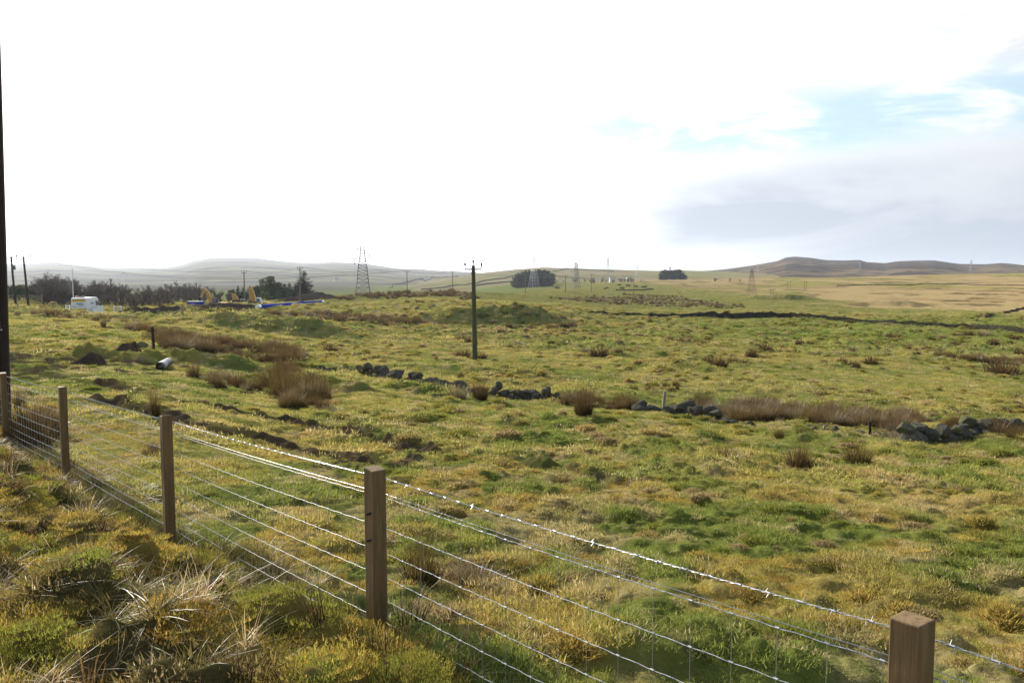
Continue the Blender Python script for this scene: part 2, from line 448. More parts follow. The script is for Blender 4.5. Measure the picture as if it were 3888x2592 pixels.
def albedo(x, y, seed=0):
    """the ground cover's own colour"""
    fs, dt, mud = masks(x, y)
    s = x / np.maximum(y, 2.0)
    px = CX + s * FPX * 0.985
    green = np.array([0.140, 0.158, 0.036])
    olive = np.array([0.232, 0.212, 0.054])
    gold = np.array([0.295, 0.220, 0.068])
    straw = np.array([0.34, 0.255, 0.125])
    brown = np.array([0.15, 0.085, 0.04])
    soil = np.array([0.085, 0.058, 0.036])
    n1 = fbm(x / 5.5, y / 7.0, 51, 3)
    n2 = fbm(x / 0.9, y / 1.1, 53, 3)
    n3 = fbm(x / 26.0, y / 40.0, 55, 3)
    sel = lambda w, a, b: a + (b - a) * w[:, None]
    c = sel(sst(n1 * 0.55 + n2 * 0.45, 0.38, 0.62), np.broadcast_to(green, (len(x), 3)), olive)
    # yellower close to the fence and on hummocks
    wg = sst(n2, 0.46, 0.68) * (0.25 + 0.5 * (1 - sst(y, 7, 26))) + 0.15 * sst(n1, 0.5, 0.7)
    c = sel(np.clip(wg, 0, 0.9), c, gold)
    ws = sst(fbm(x / 0.7, y / 0.8, 57, 3), 0.57, 0.72) * 0.6
    c = sel(ws, c, straw)
    # lush swathe at the foot of the far pasture
    lush = sst(px, 2300, 2900) * sst(y, 85, 120) * (1 - sst(y, 170, 190)) * 0.55
    c = sel(lush, c, np.array([0.12, 0.16, 0.03]))
    # pale bleached moor beyond the far wall
    yb = np.interp(px, [1900, 2300, 2500, 2750, 3000, 3300, 3600, 3888], [1200, 900, 700, 470, 345, 275, 235, 205])
    moor = sst(y / yb + 0.5 * (n3 - 0.5), 0.95, 1.12) * sst(px, 1900, 2100)
    mc = sel(sst(fbm(x / 30.0, y / 90.0, 61, 4), 0.46, 0.66), np.broadcast_to(np.array([0.36, 0.26, 0.12]), (len(x), 3)), np.array([0.25, 0.22, 0.06]))
    mc = sel(sst(fbm(x / 14.0, y / 45.0, 63, 4), 0.53, 0.66) * 0.5, mc, np.array([0.22, 0.14, 0.07]))
    mc = sel(sst(fbm(x / 9.0, y / 30.0, 65, 4), 0.64, 0.72) * 0.7, mc, np.array([0.07, 0.055, 0.03]))
    mc = mc * 1.08
    c = sel(moor, c, mc)
    fard = sst(y, 420, 620) * (1 - sst(px, 1950, 2150))
    c = sel(fard, c, np.array([0.17, 0.19, 0.05]))
    c = sel(sst(y, 650, 1000) * (1 - sst(px, 1250, 1500)), c, np.array([0.13, 0.115, 0.07]))
    c = sel(np.clip(mud, 0, 1) * 0.95 * np.clip(1 - features(x, y) / 0.2, 0, 1), c, soil)
    bank = sst(-fs, -0.1, 0.4) * (y < 40)
    bc = sel(sst(fbm(x / 0.5, y / 0.5, 71, 3), 0.42, 0.6), np.broadcast_to(np.array([0.10, 0.078, 0.03]), (len(x), 3)), np.array([0.23, 0.175, 0.045]))
    c = sel(bank, c, bc)
    return np.clip(c, 0, 1)


# ------------------------------------------------------------------ object helpers
MATS = {}


def mat(name):
    m = bpy.data.materials.new(name)
    m.use_nodes = True
    MATS[name] = m
    return m, NT(m.node_tree)


def out(q, shader):
    o = q.n('ShaderNodeOutputMaterial')
    q.t.links.new(shader, o.inputs['Surface'])


def simple(name, c, rough=0.6, metal=0.0, var=0.25, scale=6.0, c2=None, bump=0.0, stretch=(1, 1, 1), spec=0.3):
    m, q = mat(name)
    tc = q.n('ShaderNodeTexCoord').outputs['Object']
    mp = q.n('ShaderNodeMapping', i={'Vector': tc, 'Scale': stretch}).outputs[0]
    nz = q.noise(mp, scale, 5, 0.6)
    f = q.ss(nz, 0.3, 0.7)
    b = c2 if c2 else tuple(v * (1 - var) for v in c)
    col = q.mix(f, c, b)
    if spec <= 0.1 and metal == 0:
        bs = q.n('ShaderNodeBsdfDiffuse', i={'Color': col, 'Roughness': 0.5})
    else:
        bs = q.n('ShaderNodeBsdfPrincipled', i={'Base Color': col, 'Roughness': rough, 'Metallic': metal, 'Specular IOR Level': spec})
    if bump:
        bp = q.n('ShaderNodeBump', i={'Strength': 0.7, 'Distance': bump, 'Height': nz})
        q.t.links.new(bp.outputs[0], bs.inputs['Normal'])
    out(q, bs.outputs[0])
    return m


def blade_mat(name, c=None, trans=0.5, inst=True, spec=0.25, var=0.5, tip=None):
    """thin leaves: part of the light comes through"""
    m, q = mat(name)
    if inst:
        col = q.n('ShaderNodeAttribute', attribute_type='INSTANCER', attribute_name='tint').outputs['Color']
        rnd = q.n('ShaderNodeObjectInfo').outputs['Random']
    else:
        col = q.n('ShaderNodeRGB')
        col.outputs[0].default_value = tuple(c) + (1,)
        col = col.outputs[0]
        rnd = q.n('ShaderNodeObjectInfo').outputs['Random']
    vr = q.n('ShaderNodeAttribute', attribute_type='GEOMETRY', attribute_name='shade').outputs['Fac']
    k = q.m('ADD', 1.0 - var / 2, q.m('MULTIPLY', vr, var))
    kk = q.n('ShaderNodeCombineColor', i={0: k, 1: k, 2: k}).outputs[0]
    col = q.mix(1.0, col, kk, 'MULTIPLY')
    if tip:
        tt = q.n('ShaderNodeAttribute', attribute_type='GEOMETRY', attribute_name='along').outputs['Fac']
        col = q.mix(q.m('MULTIPLY', tt, tip[3]), col, tip[:3])
    if spec > 0.2:
        d = q.n('ShaderNodeBsdfPrincipled', i={'Base Color': col, 'Roughness': 0.5, 'Specular IOR Level': spec})
    else:
        d = q.n('ShaderNodeBsdfDiffuse', i={'Color': col})
    t = q.n('ShaderNodeBsdfTranslucent', i={'Color': col})
    mx = q.n('ShaderNodeMixShader', i={0: trans, 1: d.outputs[0], 2: t.outputs[0]})
    out(q, mx.outputs[0])
    return m


class MB:
    """collects pieces and links them as one mesh object"""
    def __init__(s):
        s.v, s.f, s.mi = [], [], []
        s.cur = 0

    def add(s, vs, fs):
        o = len(s.v)
        s.v.extend([tuple(v) for v in vs])
        for f in fs:
            s.f.append(tuple(i + o for i in f))
            s.mi.append(s.cur)

    def box(s, c, size, rot=None, taper=1.0):
        hx, hy, hz = size[0] / 2, size[1] / 2, size[2] / 2
        vs = [Vector((a * hx * (taper if c3 > 0 else 1), b * hy * (taper if c3 > 0 else 1), c3 * hz)) for c3 in (-1, 1) for b in (-1, 1) for a in (-1, 1)]
        if rot is not None:
            vs = [rot @ v for v in vs]
        vs = [v + Vector(c) for v in vs]
        s.add(vs, [(0, 2, 3, 1), (4, 5, 7, 6), (0, 1, 5, 4), (2, 6, 7, 3), (0, 4, 6, 2), (1, 3, 7, 5)])

    def tube(s, pts, r, n=6, caps=True):
        pts = [Vector(p) for p in pts]
        rs = r if isinstance(r, (list, tuple)) else [r] * len(pts)
        vs, fs = [], []
        up = None
        for i, p in enumerate(pts):
            d = (pts[min(i + 1, len(pts) - 1)] - pts[max(i - 1, 0)])
            if d.length < 1e-9:
                d = Vector((0, 0, 1))
            d.normalize()
            if up is None:
                up = d.orthogonal().normalized()
            else:
                up = (up - d * up.dot(d))
                up = up.normalized() if up.length > 1e-6 else d.orthogonal().normalized()
            w = d.cross(up)
            for k in range(n):
                a = 2 * math.pi * k / n
                vs.append(p + (up * math.cos(a) + w * math.sin(a)) * rs[i])
        for i in range(len(pts) - 1):
            for k in range(n):
                a, b = i * n + k, i * n + (k + 1) % n
                fs.append((a, b, b + n, a + n))
        if caps:
            fs.append(tuple(range(n))[::-1])
            fs.append(tuple((len(pts) - 1) * n + k for k in range(n)))
        s.add(vs, fs)

    def prism(s, poly, d0, d1, axis='x'):
        """poly of 2-D points extruded along an axis"""
        def mk(a, b, d):
            return {'x': (d, a, b), 'y': (a, d, b), 'z': (a, b, d)}[axis]
        n = len(poly)
        vs = [mk(a, b, d0) for a, b in poly] + [mk(a, b, d1) for a, b in poly]
        fs = [tuple(range(n))[::-1], tuple(range(n, 2 * n))] + [(i, (i + 1) % n, (i + 1) % n + n, i + n) for i in range(n)]
        s.add(vs, fs)

    def build(s, name, mats, parent=None, smooth=False, bevel=0.0, loc=None):
        me = bpy.data.meshes.new(name)
        me.from_pydata(s.v, [], s.f)
        mats = mats if isinstance(mats, (list, tuple)) else [mats]
        for m in mats:
            me.materials.append(m)
        if len(mats) > 1:
            me.polygons.foreach_set('material_index', s.mi)
        import bmesh
        bm = bmesh.new()
        bm.from_mesh(me)
        bmesh.ops.recalc_face_normals(bm, faces=bm.faces)
        bm.to_mesh(me)
        bm.free()
        if smooth:
            me.polygons.foreach_set('use_smooth', [True] * len(me.polygons))
        ob = bpy.data.objects.new(name, me)
        COL.objects.link(ob)
        if parent is not None:
            ob.parent = parent
        if loc is not None:
            ob.location = loc
        if bevel:
            b = ob.modifiers.new('bevel', 'BEVEL')
            b.width = bevel
            b.segments = 2
            b.limit_method = 'ANGLE'
        return ob


def tag(o, label=None, cat=None, group=None, kind=None):
    if label:
        o['label'] = label
    if cat:
        o['category'] = cat
    if group:
        o['group'] = group
    if kind:
        o['kind'] = kind
    return o


def empty(name, loc=(0, 0, 0), rz=0.0, label=None, cat=None, group=None):
    o = bpy.data.objects.new(name, None)
    COL.objects.link(o)
    o.location = loc
    o.rotation_euler = (0, 0, rz)
    o.empty_display_size = 0.2
    return tag(o, label, cat, group)


def copy_tree(o, parent=None):
    c = o.copy()
    COL.objects.link(c)
    if parent is not None:
        c.parent = parent
    for ch in list(o.children):
        copy_tree(ch, c)
    return c


def np_mesh(name, v, f, m, attrs=None, smooth=True):
    me = bpy.data.meshes.new(name)
    v = np.asarray(v, np.float32)
    f = np.asarray(f, np.int32)
    k = f.shape[1]
    me.vertices.add(len(v))
    me.vertices.foreach_set('co', v.ravel())
    me.loops.add(f.size)
    me.loops.foreach_set('vertex_index', f.ravel())
    me.polygons.add(len(f))
    me.polygons.foreach_set('loop_start', np.arange(0, f.size, k, dtype=np.int32))
    me.polygons.foreach_set('use_smooth', np.full(len(f), smooth, dtype=bool))
    if m is not None:
        me.materials.append(m)
    for nm, (dt, dat) in (attrs or {}).items():
        a = me.attributes.new(nm, dt, 'POINT')
        key = {'FLOAT': 'value', 'FLOAT_COLOR': 'color', 'FLOAT_VECTOR': 'vector'}[dt]
        a.data.foreach_set(key, np.asarray(dat, np.float32).ravel())
    me.update(calc_edges=True)
    return me


def link(name, me, parent=None):
    o = bpy.data.objects.new(name, me)
    COL.objects.link(o)
    if parent is not None:
        o.parent = parent
    return o


# ------------------------------------------------------------------ ground sheet
def ground_material():
    m, q = mat('pasture_ground')
    a = q.n('ShaderNodeAttribute', attribute_type='GEOMETRY', attribute_name='albedo').outputs['Color']
    pos = q.n('ShaderNodeNewGeometry').outputs['Position']
    n1 = q.noise(pos, 9.0, 6, 0.7)
    n2 = q.noise(pos, 0.9, 5, 0.65)
    k = q.m('ADD', 0.50, q.m('MULTIPLY', n1, 0.8))
    k = q.m('MULTIPLY', k, q.m('ADD', 0.6, q.m('MULTIPLY', n2, 0.8)))
    kk = q.n('ShaderNodeCombineColor', i={0: k, 1: k, 2: k}).outputs[0]
    col = q.mix(1.0, a, kk, 'MULTIPLY')
    bs = q.n('ShaderNodeBsdfDiffuse', i={'Color': col, 'Roughness': 0.6})
    bp = q.n('ShaderNodeBump', i={'Strength': 0.8, 'Distance': 0.04, 'Height': n1})
    q.t.links.new(bp.outputs[0], bs.inputs['Normal'])
    out(q, bs.outputs[0])
    return m


def build_ground():
    yr = np.concatenate([np.linspace(-2.6, 1.9, 14), np.exp(np.linspace(math.log(2.0), math.log(330), 1150)),
                         np.exp(np.linspace(math.log(332), math.log(1500), 220)), np.exp(np.linspace(math.log(1520), math.log(9000), 40))])
    sc = np.concatenate([np.linspace(-2.6, -0.74, 60, endpoint=False), np.linspace(-0.74, 0.74, 1000), np.linspace(0.76, 2.6, 60)])
    Yg, Sg = np.meshgrid(yr, sc, indexing='ij')
    x = (Sg * (Yg + 2.9)).ravel()
    y = Yg.ravel()
    z = np.empty_like(x)
    al = np.empty((len(x), 4), np.float32)
    wet = np.zeros(len(x))
    for a in range(0, len(x), 250000):
        b = slice(a, a + 250000)
        z[b] = H(x[b], y[b])
        al[b, :3] = albedo(x[b], np.maximum(y[b], 1.5))
        wet[b] = masks(x[b], y[b])[2]
    al[:, 3] = 1
    nr, nc = len(yr), len(sc)
    i = np.arange((nr - 1) * nc).reshape(nr - 1, nc)[:, :-1].ravel()
    f = np.stack([i, i + 1, i + nc + 1, i + nc], 1)
    me = np_mesh('ground', np.stack([x, y, z], 1), f, ground_material(),
                 {'albedo': ('FLOAT_COLOR', al), 'wet': ('FLOAT', wet)})
    return tag(link('ground', me), kind='structure')


build_ground()


# ------------------------------------------------------------------ distant hills
def hill_material(name, cols, sx, sy, thr):
    m, q = mat(name)
    pos = q.n('ShaderNodeNewGeometry').outputs['Position']
    mp = q.n('ShaderNodeMapping', i={'Vector': pos, 'Scale': (sx, sy, sy * 3)}).outputs[0]
    n1 = q.noise(mp, 1.0, 7, 0.62, 0.6)
    n2 = q.noise(mp, 3.7, 6, 0.6, 0.3)
    n3 = q.noise(pos, 0.05, 5, 0.7)
    c = q.mix(q.ss(n1, thr[0], thr[1]), cols[0], cols[1])
    c = q.mix(q.ss(n2, 0.5, 0.64), c, cols[2])
    c = q.mix(q.m('MULTIPLY', q.ss(n3, 0.5, 0.7), 0.5), c, cols[3])
    bs = q.n('ShaderNodeBsdfDiffuse', i={'Color': c, 'Roughness': 0.6})
    out(q, bs.outputs[0])
    return m


def build_hill(key, name, m, ns, ny):
    h = HILLS[key]
    s = np.linspace(fan(h['pts'][0][0]), fan(h['pts'][-1][0]), ns)
    y = np.concatenate([np.linspace(h['yf'], h['yc'], ny), np.linspace(h['yc'], h['yb'], 14)[1:]])
    Yg, Sg = np.meshgrid(y, s, indexing='ij')
    x = (Sg * Yg).ravel()
    yy = Yg.ravel()
    z = hill_h(key, x, yy)
    nr, nc = len(y), ns
    i = np.arange((nr - 1) * nc).reshape(nr - 1, nc)[:, :-1].ravel()
    f = np.stack([i, i + 1, i + nc + 1, i + nc], 1)
    return tag(link(name, np_mesh(name, np.stack([x, yy, z], 1), f, m)), kind='structure')


build_hill('left', 'distant_hill', hill_material('hazy_moor', [(0.11, 0.095, 0.06), (0.19, 0.175, 0.085), (0.06, 0.053, 0.042), (0.22, 0.20, 0.10)], 0.0016, 0.0022, (0.42, 0.6)), 420, 60)
build_hill('mid', 'grassy_hill', hill_material('hill_pasture', [(0.20, 0.20, 0.06), (0.27, 0.20, 0.10), (0.17, 0.12, 0.07), (0.24, 0.22, 0.07)], 0.004, 0.009, (0.4, 0.6)), 500, 120)
build_hill('right', 'heather_hill', hill_material('heather_moor', [(0.062, 0.046, 0.034), (0.19, 0.135, 0.075), (0.036, 0.028, 0.026), (0.12, 0.10, 0.05)], 0.0035, 0.007, (0.44, 0.6)), 500, 120)


# ------------------------------------------------------------------ haze
def build_haze():
    mb = MB()
    mb.box((0, 4300, 45), (14000, 9200, 190))
    m, q = mat('haze')
    v = q.n('ShaderNodeVolumePrincipled', i={'Color': (0.80, 0.87, 1.0, 1), 'Density': 0.000065, 'Anisotropy': 0.5})
    o = q.n('ShaderNodeOutputMaterial')
    q.t.links.new(v.outputs[0], o.inputs['Volume'])
    o = mb.build('haze', m)
    tag(o, kind='stuff')


build_haze()


# ------------------------------------------------------------------ materials of the things
M = {}
M['post'] = simple('sawn_timber', (0.20, 0.125, 0.058), 0.75, c2=(0.12, 0.078, 0.036), scale=5.0, stretch=(9, 9, 0.7), bump=0.004, spec=0.2)
M['old_wood'] = simple('weathered_wood', (0.34, 0.28, 0.20), 0.85, c2=(0.20, 0.165, 0.12), scale=4.0, stretch=(8, 8, 0.8), bump=0.004)
M['creosote'] = simple('creosoted_wood', (0.035, 0.022, 0.018), 0.8, c2=(0.02, 0.014, 0.012), scale=4.0, stretch=(7, 7, 0.5), bump=0.004, spec=0.15)
M['zinc'] = simple('galvanised_wire', (0.44, 0.445, 0.45), 0.5, 0.7, var=0.2, scale=40)
M['steel'] = simple('galvanised_steel', (0.36, 0.37, 0.38), 0.5, 0.6, var=0.2, scale=2)
M['stone'] = simple('grey_whinstone', (0.060, 0.056, 0.048), 0.95, c2=(0.13, 0.12, 0.085), scale=7.0, bump=0.03, spec=0.1)
M['mossy_stone'] = simple('mossy_stone', (0.085, 0.084, 0.076), 0.95, c2=(0.10, 0.095, 0.03), scale=3.4, bump=0.03, spec=0.1)
M['soil'] = simple('dug_soil', (0.050, 0.034, 0.024), 0.95, c2=(0.09, 0.065, 0.045), scale=3.0, bump=0.05, spec=0.05)
M['glazed'] = simple('brown_insulator', (0.03, 0.02, 0.02), 0.25)
M['white_paint'] = simple('white_van_paint', (0.72, 0.73, 0.76), 0.3, var=0.05, scale=1.5)
M['black'] = simple('black_plastic', (0.02, 0.02, 0.022), 0.5, var=0.3)
M['rubber'] = simple('tyre_rubber', (0.025, 0.025, 0.025), 0.85, var=0.3)
M['glass'] = simple('dark_glass', (0.03, 0.04, 0.045), 0.08, spec=0.6, var=0.1)
M['red'] = simple('red_reflector', (0.55, 0.03, 0.02), 0.4, var=0.1)
M['lime'] = simple('yellow_reflector', (0.62, 0.72, 0.06), 0.4, var=0.1)
M['amber'] = simple('amber_lens', (0.85, 0.24, 0.02), 0.25, var=0.1)
M['blue_ink'] = simple('blue_lettering', (0.04, 0.09, 0.26), 0.5, var=0.1)
M['teal_ink'] = simple('teal_lettering', (0.05, 0.30, 0.36), 0.5, var=0.1)
M['yellow'] = simple('digger_yellow', (0.62, 0.33, 0.04), 0.5, c2=(0.45, 0.23, 0.035), scale=2.0)
M['blue'] = simple('blue_paint', (0.018, 0.045, 0.45), 0.45, c2=(0.014, 0.035, 0.34), scale=1.2, spec=0.08)
M['plate'] = simple('white_notice', (0.70, 0.72, 0.78), 0.5, var=0.06)
M['pipe_white'] = simple('chalky_pipe', (0.30, 0.30, 0.31), 0.6, var=0.3)
M['bark'] = simple('bark', (0.075, 0.06, 0.048), 0.9, var=0.4, scale=8)
M['twig'] = simple('twigs', (0.15, 0.115, 0.095), 0.9, var=0.3, scale=3)
M['wall_white'] = simple('white_render', (0.48, 0.475, 0.45), 0.8, var=0.08)
M['slate'] = simple('slate', (0.10, 0.10, 0.11), 0.7, var=0.3)
M['tuft'] = blade_mat('grass_blades', trans=0.5, inst=True, var=0.7, spec=0.12)
M['mossleaf'] = blade_mat('moss_sprigs', trans=0.4, inst=True, var=0.6, spec=0.1)
M['drygrass'] = blade_mat('dry_grass', trans=0.35, inst=True, var=0.7, spec=0.3)
M['rush'] = blade_mat('rush_stems', c=(0.055, 0.043, 0.021), trans=0.3, inst=False, var=1.0, spec=0.2, tip=(0.165, 0.100, 0.043, 0.75))
M['rush_green'] = blade_mat('green_rush_stems', c=(0.050, 0.050, 0.018), trans=0.3, inst=False, var=0.9, spec=0.2, tip=(0.19, 0.115, 0.042, 0.75))
M['straw_rush'] = blade_mat('bleached_rush', c=(0.125, 0.098, 0.052), trans=0.3, inst=False, var=0.8, spec=0.3, tip=(0.27, 0.20, 0.105, 0.7))
M['needles'] = blade_mat('conifer_needles', c=(0.030, 0.050, 0.022), trans=0.2, inst=False, var=0.8, spec=0.2)
M['needles_pine'] = blade_mat('pine_needles', c=(0.055, 0.080, 0.026), trans=0.25, inst=False, var=0.9, spec=0.2)
M['heather'] = blade_mat('heather_twigs', c=(0.060, 0.036, 0.022), trans=0.15, inst=False, var=0.8, spec=0.1, tip=(0.15, 0.075, 0.04, 0.6))

m_, q_ = mat('puddle_water')
out(q_, q_.n('ShaderNodeBsdfPrincipled', i={'Base Color': (0.03, 0.026, 0.02, 1), 'Roughness': 0.06, 'Specular IOR Level': 0.5}).outputs[0])
M['water'] = m_


# ------------------------------------------------------------------ blades and scatters
def blades(rng, n, rad, hmin, hmax, wid, lean=0.5, curve=0.6, outward=0.5, seg=2, droop=0.0, edge=0.0):
    """n tapering leaves standing in a disc; returns verts, tris, shade, along"""
    a = rng.uniform(0, 2 * np.pi, n)
    r = rad * np.sqrt(rng.uniform(0, 1, n))
    bx, by = r * np.cos(a), r * np.sin(a)
    h = rng.uniform(hmin, hmax, n) * (1 - edge * (r / max(rad, 1e-6)) ** 2)
    da = np.where(rng.uniform(0, 1, n) < outward, a + rng.normal(0, 0.5, n), rng.uniform(0, 2 * np.pi, n))
    ln = np.abs(rng.normal(0, lean, n)) + (r / max(rad, 1e-6)) * lean * 0.5
    dx, dy = np.cos(da), np.sin(da)
    wa = da + np.pi / 2 + rng.normal(0, 0.6, n)
    wx, wy = np.cos(wa), np.sin(wa)
    sh = rng.uniform(0, 1, n)
    V, A, S = [], [], []
    for k in range(seg + 1):
        t = k / seg
        off = h * (np.sin(np.minimum(ln, 1.3)) * t + curve * ln * t * t * 0.6)
        zz = h * np.cos(np.minimum(ln, 1.3)) * t - droop * h * ln * t * t
        w = wid * (1 - 0.65 * t) * 0.5 * rng.uniform(0.7, 1.3, n)
        cx, cy = bx + dx * off, by + dy * off
        if k < seg:
            V.append(np.stack([cx - wx * w, cy - wy * w, zz], 1))
            V.append(np.stack([cx + wx * w, cy + wy * w, zz], 1))
            A += [np.full(n, t)] * 2
            S += [sh] * 2
        else:
            V.append(np.stack([cx, cy, zz], 1))
            A.append(np.full(n, t))
            S.append(sh)
    nv = 2 * seg + 1
    v = np.stack(V, 1).reshape(-1, 3)
    al, s_ = np.stack(A, 1).ravel(), np.stack(S, 1).ravel()
    b = np.arange(n) * nv
    F = []
    for k in range(seg - 1):
        o = 2 * k
        F.append(np.stack([b + o, b + o + 1, b + o + 3], 1))
        F.append(np.stack([b + o, b + o + 3, b + o + 2], 1))
    o = 2 * (seg - 1)
    F.append(np.stack([b + o, b + o + 1, b + o + 2], 1))
    return v, np.concatenate(F), s_, al


def blade_mesh(name, m, *a, **k):
    parts = a[0] if isinstance(a[0], list) else [blades(*a, **k)]
    vo, V, F, S, A = 0, [], [], [], []
    for (v, f, s_, al) in parts:
        V.append(v)
        F.append(f + vo)
        S.append(s_)
        A.append(al)
        vo += len(v)
    return np_mesh(name, np.concatenate(V), np.concatenate(F), m, {'shade': ('FLOAT', np.concatenate(S)), 'along': ('FLOAT', np.concatenate(A))}, smooth=False)


def scatter(name, meshes, pts, scl, tint, rng, kind='stuff', label=None, cat=None, tilt=0.15, rot=None):
    """countless small plants: one object whose points carry instances"""
    protos = bpy.data.collections.new(name + '_kinds')
    for k, me in enumerate(meshes):
        protos.objects.link(bpy.data.objects.new(name + '_kind', me))
    n = len(pts)
    me = bpy.data.meshes.new(name)
    me.vertices.add(n)
    me.vertices.foreach_set('co', np.asarray(pts, np.float32).ravel())
    if rot is None:
        rot = np.stack([rng.normal(0, tilt, n), rng.normal(0, tilt, n), rng.uniform(0, 6.283, n)], 1)

    def at(nm, dt, key, d):
        a = me.attributes.new(nm, dt, 'POINT')
        a.data.foreach_set(key, d)
    at('rot', 'FLOAT_VECTOR', 'vector', rot.astype(np.float32).ravel())
    scl = np.asarray(scl, np.float32)
    if scl.ndim == 1:
        scl = np.stack([scl] * 3, 1)
    at('scl', 'FLOAT_VECTOR', 'vector', scl.ravel())
    tt = np.ones((n, 4), np.float32)
    tt[:, :3] = tint
    at('tint', 'FLOAT_COLOR', 'color', tt.ravel())
    at('pick', 'INT', 'value', rng.integers(0, len(meshes), n).astype(np.int32))
    o = link(name, me)
    ng = bpy.data.node_groups.new(name + '_scatter', 'GeometryNodeTree')
    ng.interface.new_socket('Geometry', in_out='INPUT', socket_type='NodeSocketGeometry')
    ng.interface.new_socket('Geometry', in_out='OUTPUT', socket_type='NodeSocketGeometry')
    N, L = ng.nodes, ng.links
    gi, go = N.new('NodeGroupInput'), N.new('NodeGroupOutput')
    ci = N.new('GeometryNodeCollectionInfo')
    ci.inputs['Collection'].default_value = protos
    ci.inputs['Separate Children'].default_value = True
    ci.inputs['Reset Children'].default_value = True
    io = N.new('GeometryNodeInstanceOnPoints')
    io.inputs['Pick Instance'].default_value = True

    def na(nm, dt):
        a = N.new('GeometryNodeInputNamedAttribute')
        a.data_type = dt
        a.inputs['Name'].default_value = nm
        return a.outputs['Attribute']
    L.new(gi.outputs[0], io.inputs['Points'])
    L.new(ci.outputs[0], io.inputs['Instance'])
    L.new(na('pick', 'INT'), io.inputs['Instance Index'])
    L.new(na('rot', 'FLOAT_VECTOR'), io.inputs['Rotation'])
    L.new(na('scl', 'FLOAT_VECTOR'), io.inputs['Scale'])
    L.new(io.outputs[0], go.inputs[0])
    md = o.modifiers.new('scatter', 'NODES')
    md.node_group = ng
    return tag(o, label, cat, kind=kind)


rng = np.random.default_rng(7)


def spread(y0, y1, dens, smax=0.70, smin=-0.70):
    """even random points of the fan between two distances, dens per square metre"""
    area = (smax - smin) * (y1 * y1 - y0 * y0) / 2
    n = int(area * dens)
    y = np.sqrt(rng.uniform(y0 * y0, y1 * y1, n))
    return rng.uniform(smin, smax, n) * y, y


def field_grass():
    kinds = [('near', 1.2, 13.0, 300, 0.85, [(56, 0.11, 0.012, 0.042, 0.0055)]),
             ('mid', 13.0, 34.0, 60, 1.0, [(46, 0.17, 0.016, 0.052, 0.010)]),
             ('far', 34.0, 85.0, 11.0, 1.0, [(46, 0.36, 0.03, 0.10, 0.022)]),
             ('farthest', 85.0, 210.0, 1.3, 1.0, [(44, 0.8, 0.05, 0.15, 0.05)])]
    for nm, y0, y1, dens, sc, sp in kinds:
        ms = []
        for k in range(5):
            n, rad, h0, h1, w = sp[0]
            ms.append(blade_mesh('grass_tuft', M['tuft'], rng, n, rad, h0, h1, w, lean=0.55, curve=0.7, outward=0.35))
        x, y = spread(y0, y1, dens)
        fs, dt, mud = masks(x, y)
        keep = (fs > -0.05) | (y > 40) | (rng.uniform(0, 1, len(x)) < 0.95 * (1 - 0.85 * sst(fbm(x / 0.5, y / 0.5, 71, 3), 0.40, 0.52)))
        keep &= (mud + rng.uniform(-0.2, 0.2, len(x)) < 0.25)
        keep &= rng.uniform(0, 1, len(x)) < 0.7 + 0.5 * sst(fbm(x / 0.8, y / 0.8, 91, 2), 0.3, 0.6)
        x, y = x[keep], y[keep]
        z = H(x, y) - 0.008
        c = albedo(x, y)
        st = (rng.uniform(0, 1, len(x)) < 0.09)[:, None]
        c = np.where(st, np.array([0.40, 0.32, 0.17]), c * 1.34) * rng.uniform(0.8, 1.2, (len(x), 1))
        lump = sst(fbm(x / 0.50, y / 0.62, 3, 2), 0.42, 0.7) if y1 < 50 else sst(fbm(x / 1.5, y / 1.9, 4, 3), 0.44, 0.7)
        s_ = sc * rng.uniform(0.65, 1.35, len(x)) * (0.6 + 0.7 * lump)
        scatter('pasture_grass', ms, np.stack([x, y, z], 1), s_, c, rng, label='short grazed grass with mossy hummocks over the whole field', cat='grass')


